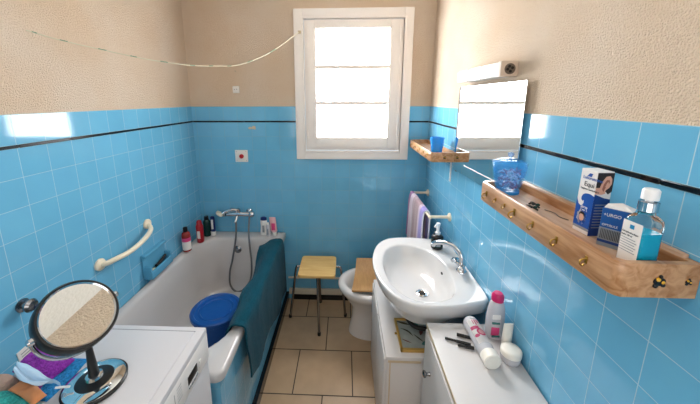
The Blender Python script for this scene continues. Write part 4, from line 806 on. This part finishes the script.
def cyl_patch(nm, s0, s1, a0, a1, m, par, w=.0005, shape=None):
    bm = bmesh.new(); n = 10; A_ = []
    for j in range(7):
        v = j / 6; h = 1 if not shape else shape(v); A_.append([onl(s0 + (s1 - s0) * v, (a0 + a1) / 2 + (a1 - a0) / 2 * h * (2 * i / n - 1), w) for i in range(n + 1)])
    rings(bm, A_, closed=False, cap0=False, cap1=False); bmesh.ops.solidify(bm, geom=bm.faces[:], thickness=-.0003); return obj(nm, bm, m, par)
ll = cyl_patch('paper_label', .025, Lg - .062, -.9, .9, 'palepink', lb_)
ll.data.materials[0] = M['boxwhite']
rnd = lambda v: math.sqrt(max(.02, 1 - (2 * v - 1) ** 2))
cyl_patch('printed_swirl', .075, .110, -.75, .35, 'pinklabel', ll, .0010, rnd); cyl_patch('printed_swirl', .081, .104, -.55, .15, 'palepink', ll, .0014, rnd); cyl_patch('printed_swirl', .062, .078, -.2, .9, 'pinklabel', ll, .0010)
cyl_patch('printed_swirl', .100, .115, .2, .85, 'pinklabel', ll, .0010, rnd); cyl_patch('printed_line', .030, .058, -.15, .0, 'pinklabel', ll, .0010); cyl_patch('printed_line', .030, .052, .15, .25, 'pinklabel', ll, .0010); cyl_patch('printed_line', .028, .045, -.55, -.3, 'pinklabel', ll, .0010)
# standing bottle with magenta cap
sx0, sy0 = 1.803, -1.262
t = thing('lotion_bottle', (sx0, sy0, CZ), 'clear bottle with bright magenta cap standing by the wall', 'bottle')
latheo('bottle_body', [(.028, 0), (.034, .003), (.035, .012), (.035, .085), (.031, .125), (.025, .150), (.015, .158)], (sx0, sy0, CZ), 'frosty', t, sy=.75, n=32)
latheo('cap', [(.019, .156), (.022, .158), (.022, .180), (.015, .190), (0, .191)], (sx0, sy0, CZ), 'pinkcap', t)
for z0_, z1_, m_, xo in ((.022, .055, 'pinklabel', -.004), (.012, .020, 'artgreen', 0), (.070, .078, 'artgreen', -.004), (.092, .110, 'label', -.004)):
    boxo('printed_band', (sx0 - .020 + xo, sy0 - .0282, CZ + z0_), (sx0 + .010 + xo, sy0 - .0230, CZ + z1_), m_, t, .0015)
# white tube behind cream jar
t = thing('cream_tube', (1.818, -1.324, CZ), 'slim white tube standing between the magenta capped bottle and cream jar', 'tube')
bm = bmesh.new(); rings(bm, [[(1.818 + z * .02 + lx * math.cos(a * PI / 10), -1.324 + ly * math.sin(a * PI / 10), CZ + z) for a in range(20)] for lx, ly, z in ((.014, .014, 0), (.015, .015, .002), (.015, .015, .022), (.018, .015, .026), (.018, .010, .07), (.018, .002, .105))]); obj('tube_body', bm, 'caplight' if 'caplight' in M else 'label', t)
# cream jar
jx, jy = 1.806, -1.380
t = thing('cream_jar', (jx, jy, CZ), 'round white cream jar on the cabinet beside the wall', 'jar')
latheo('jar_body', [(.026, 0), (.031, .003), (.033, .012), (.033, .024), (.031, .027)], (jx, jy, CZ), 'frosty', t, n=36)
latheo('lid', [(.032, .026), (.0345, .028), (.0345, .044), (.032, .048), (.026, .050), (0, .051)], (jx, jy, CZ), 'caplight', t, n=36)
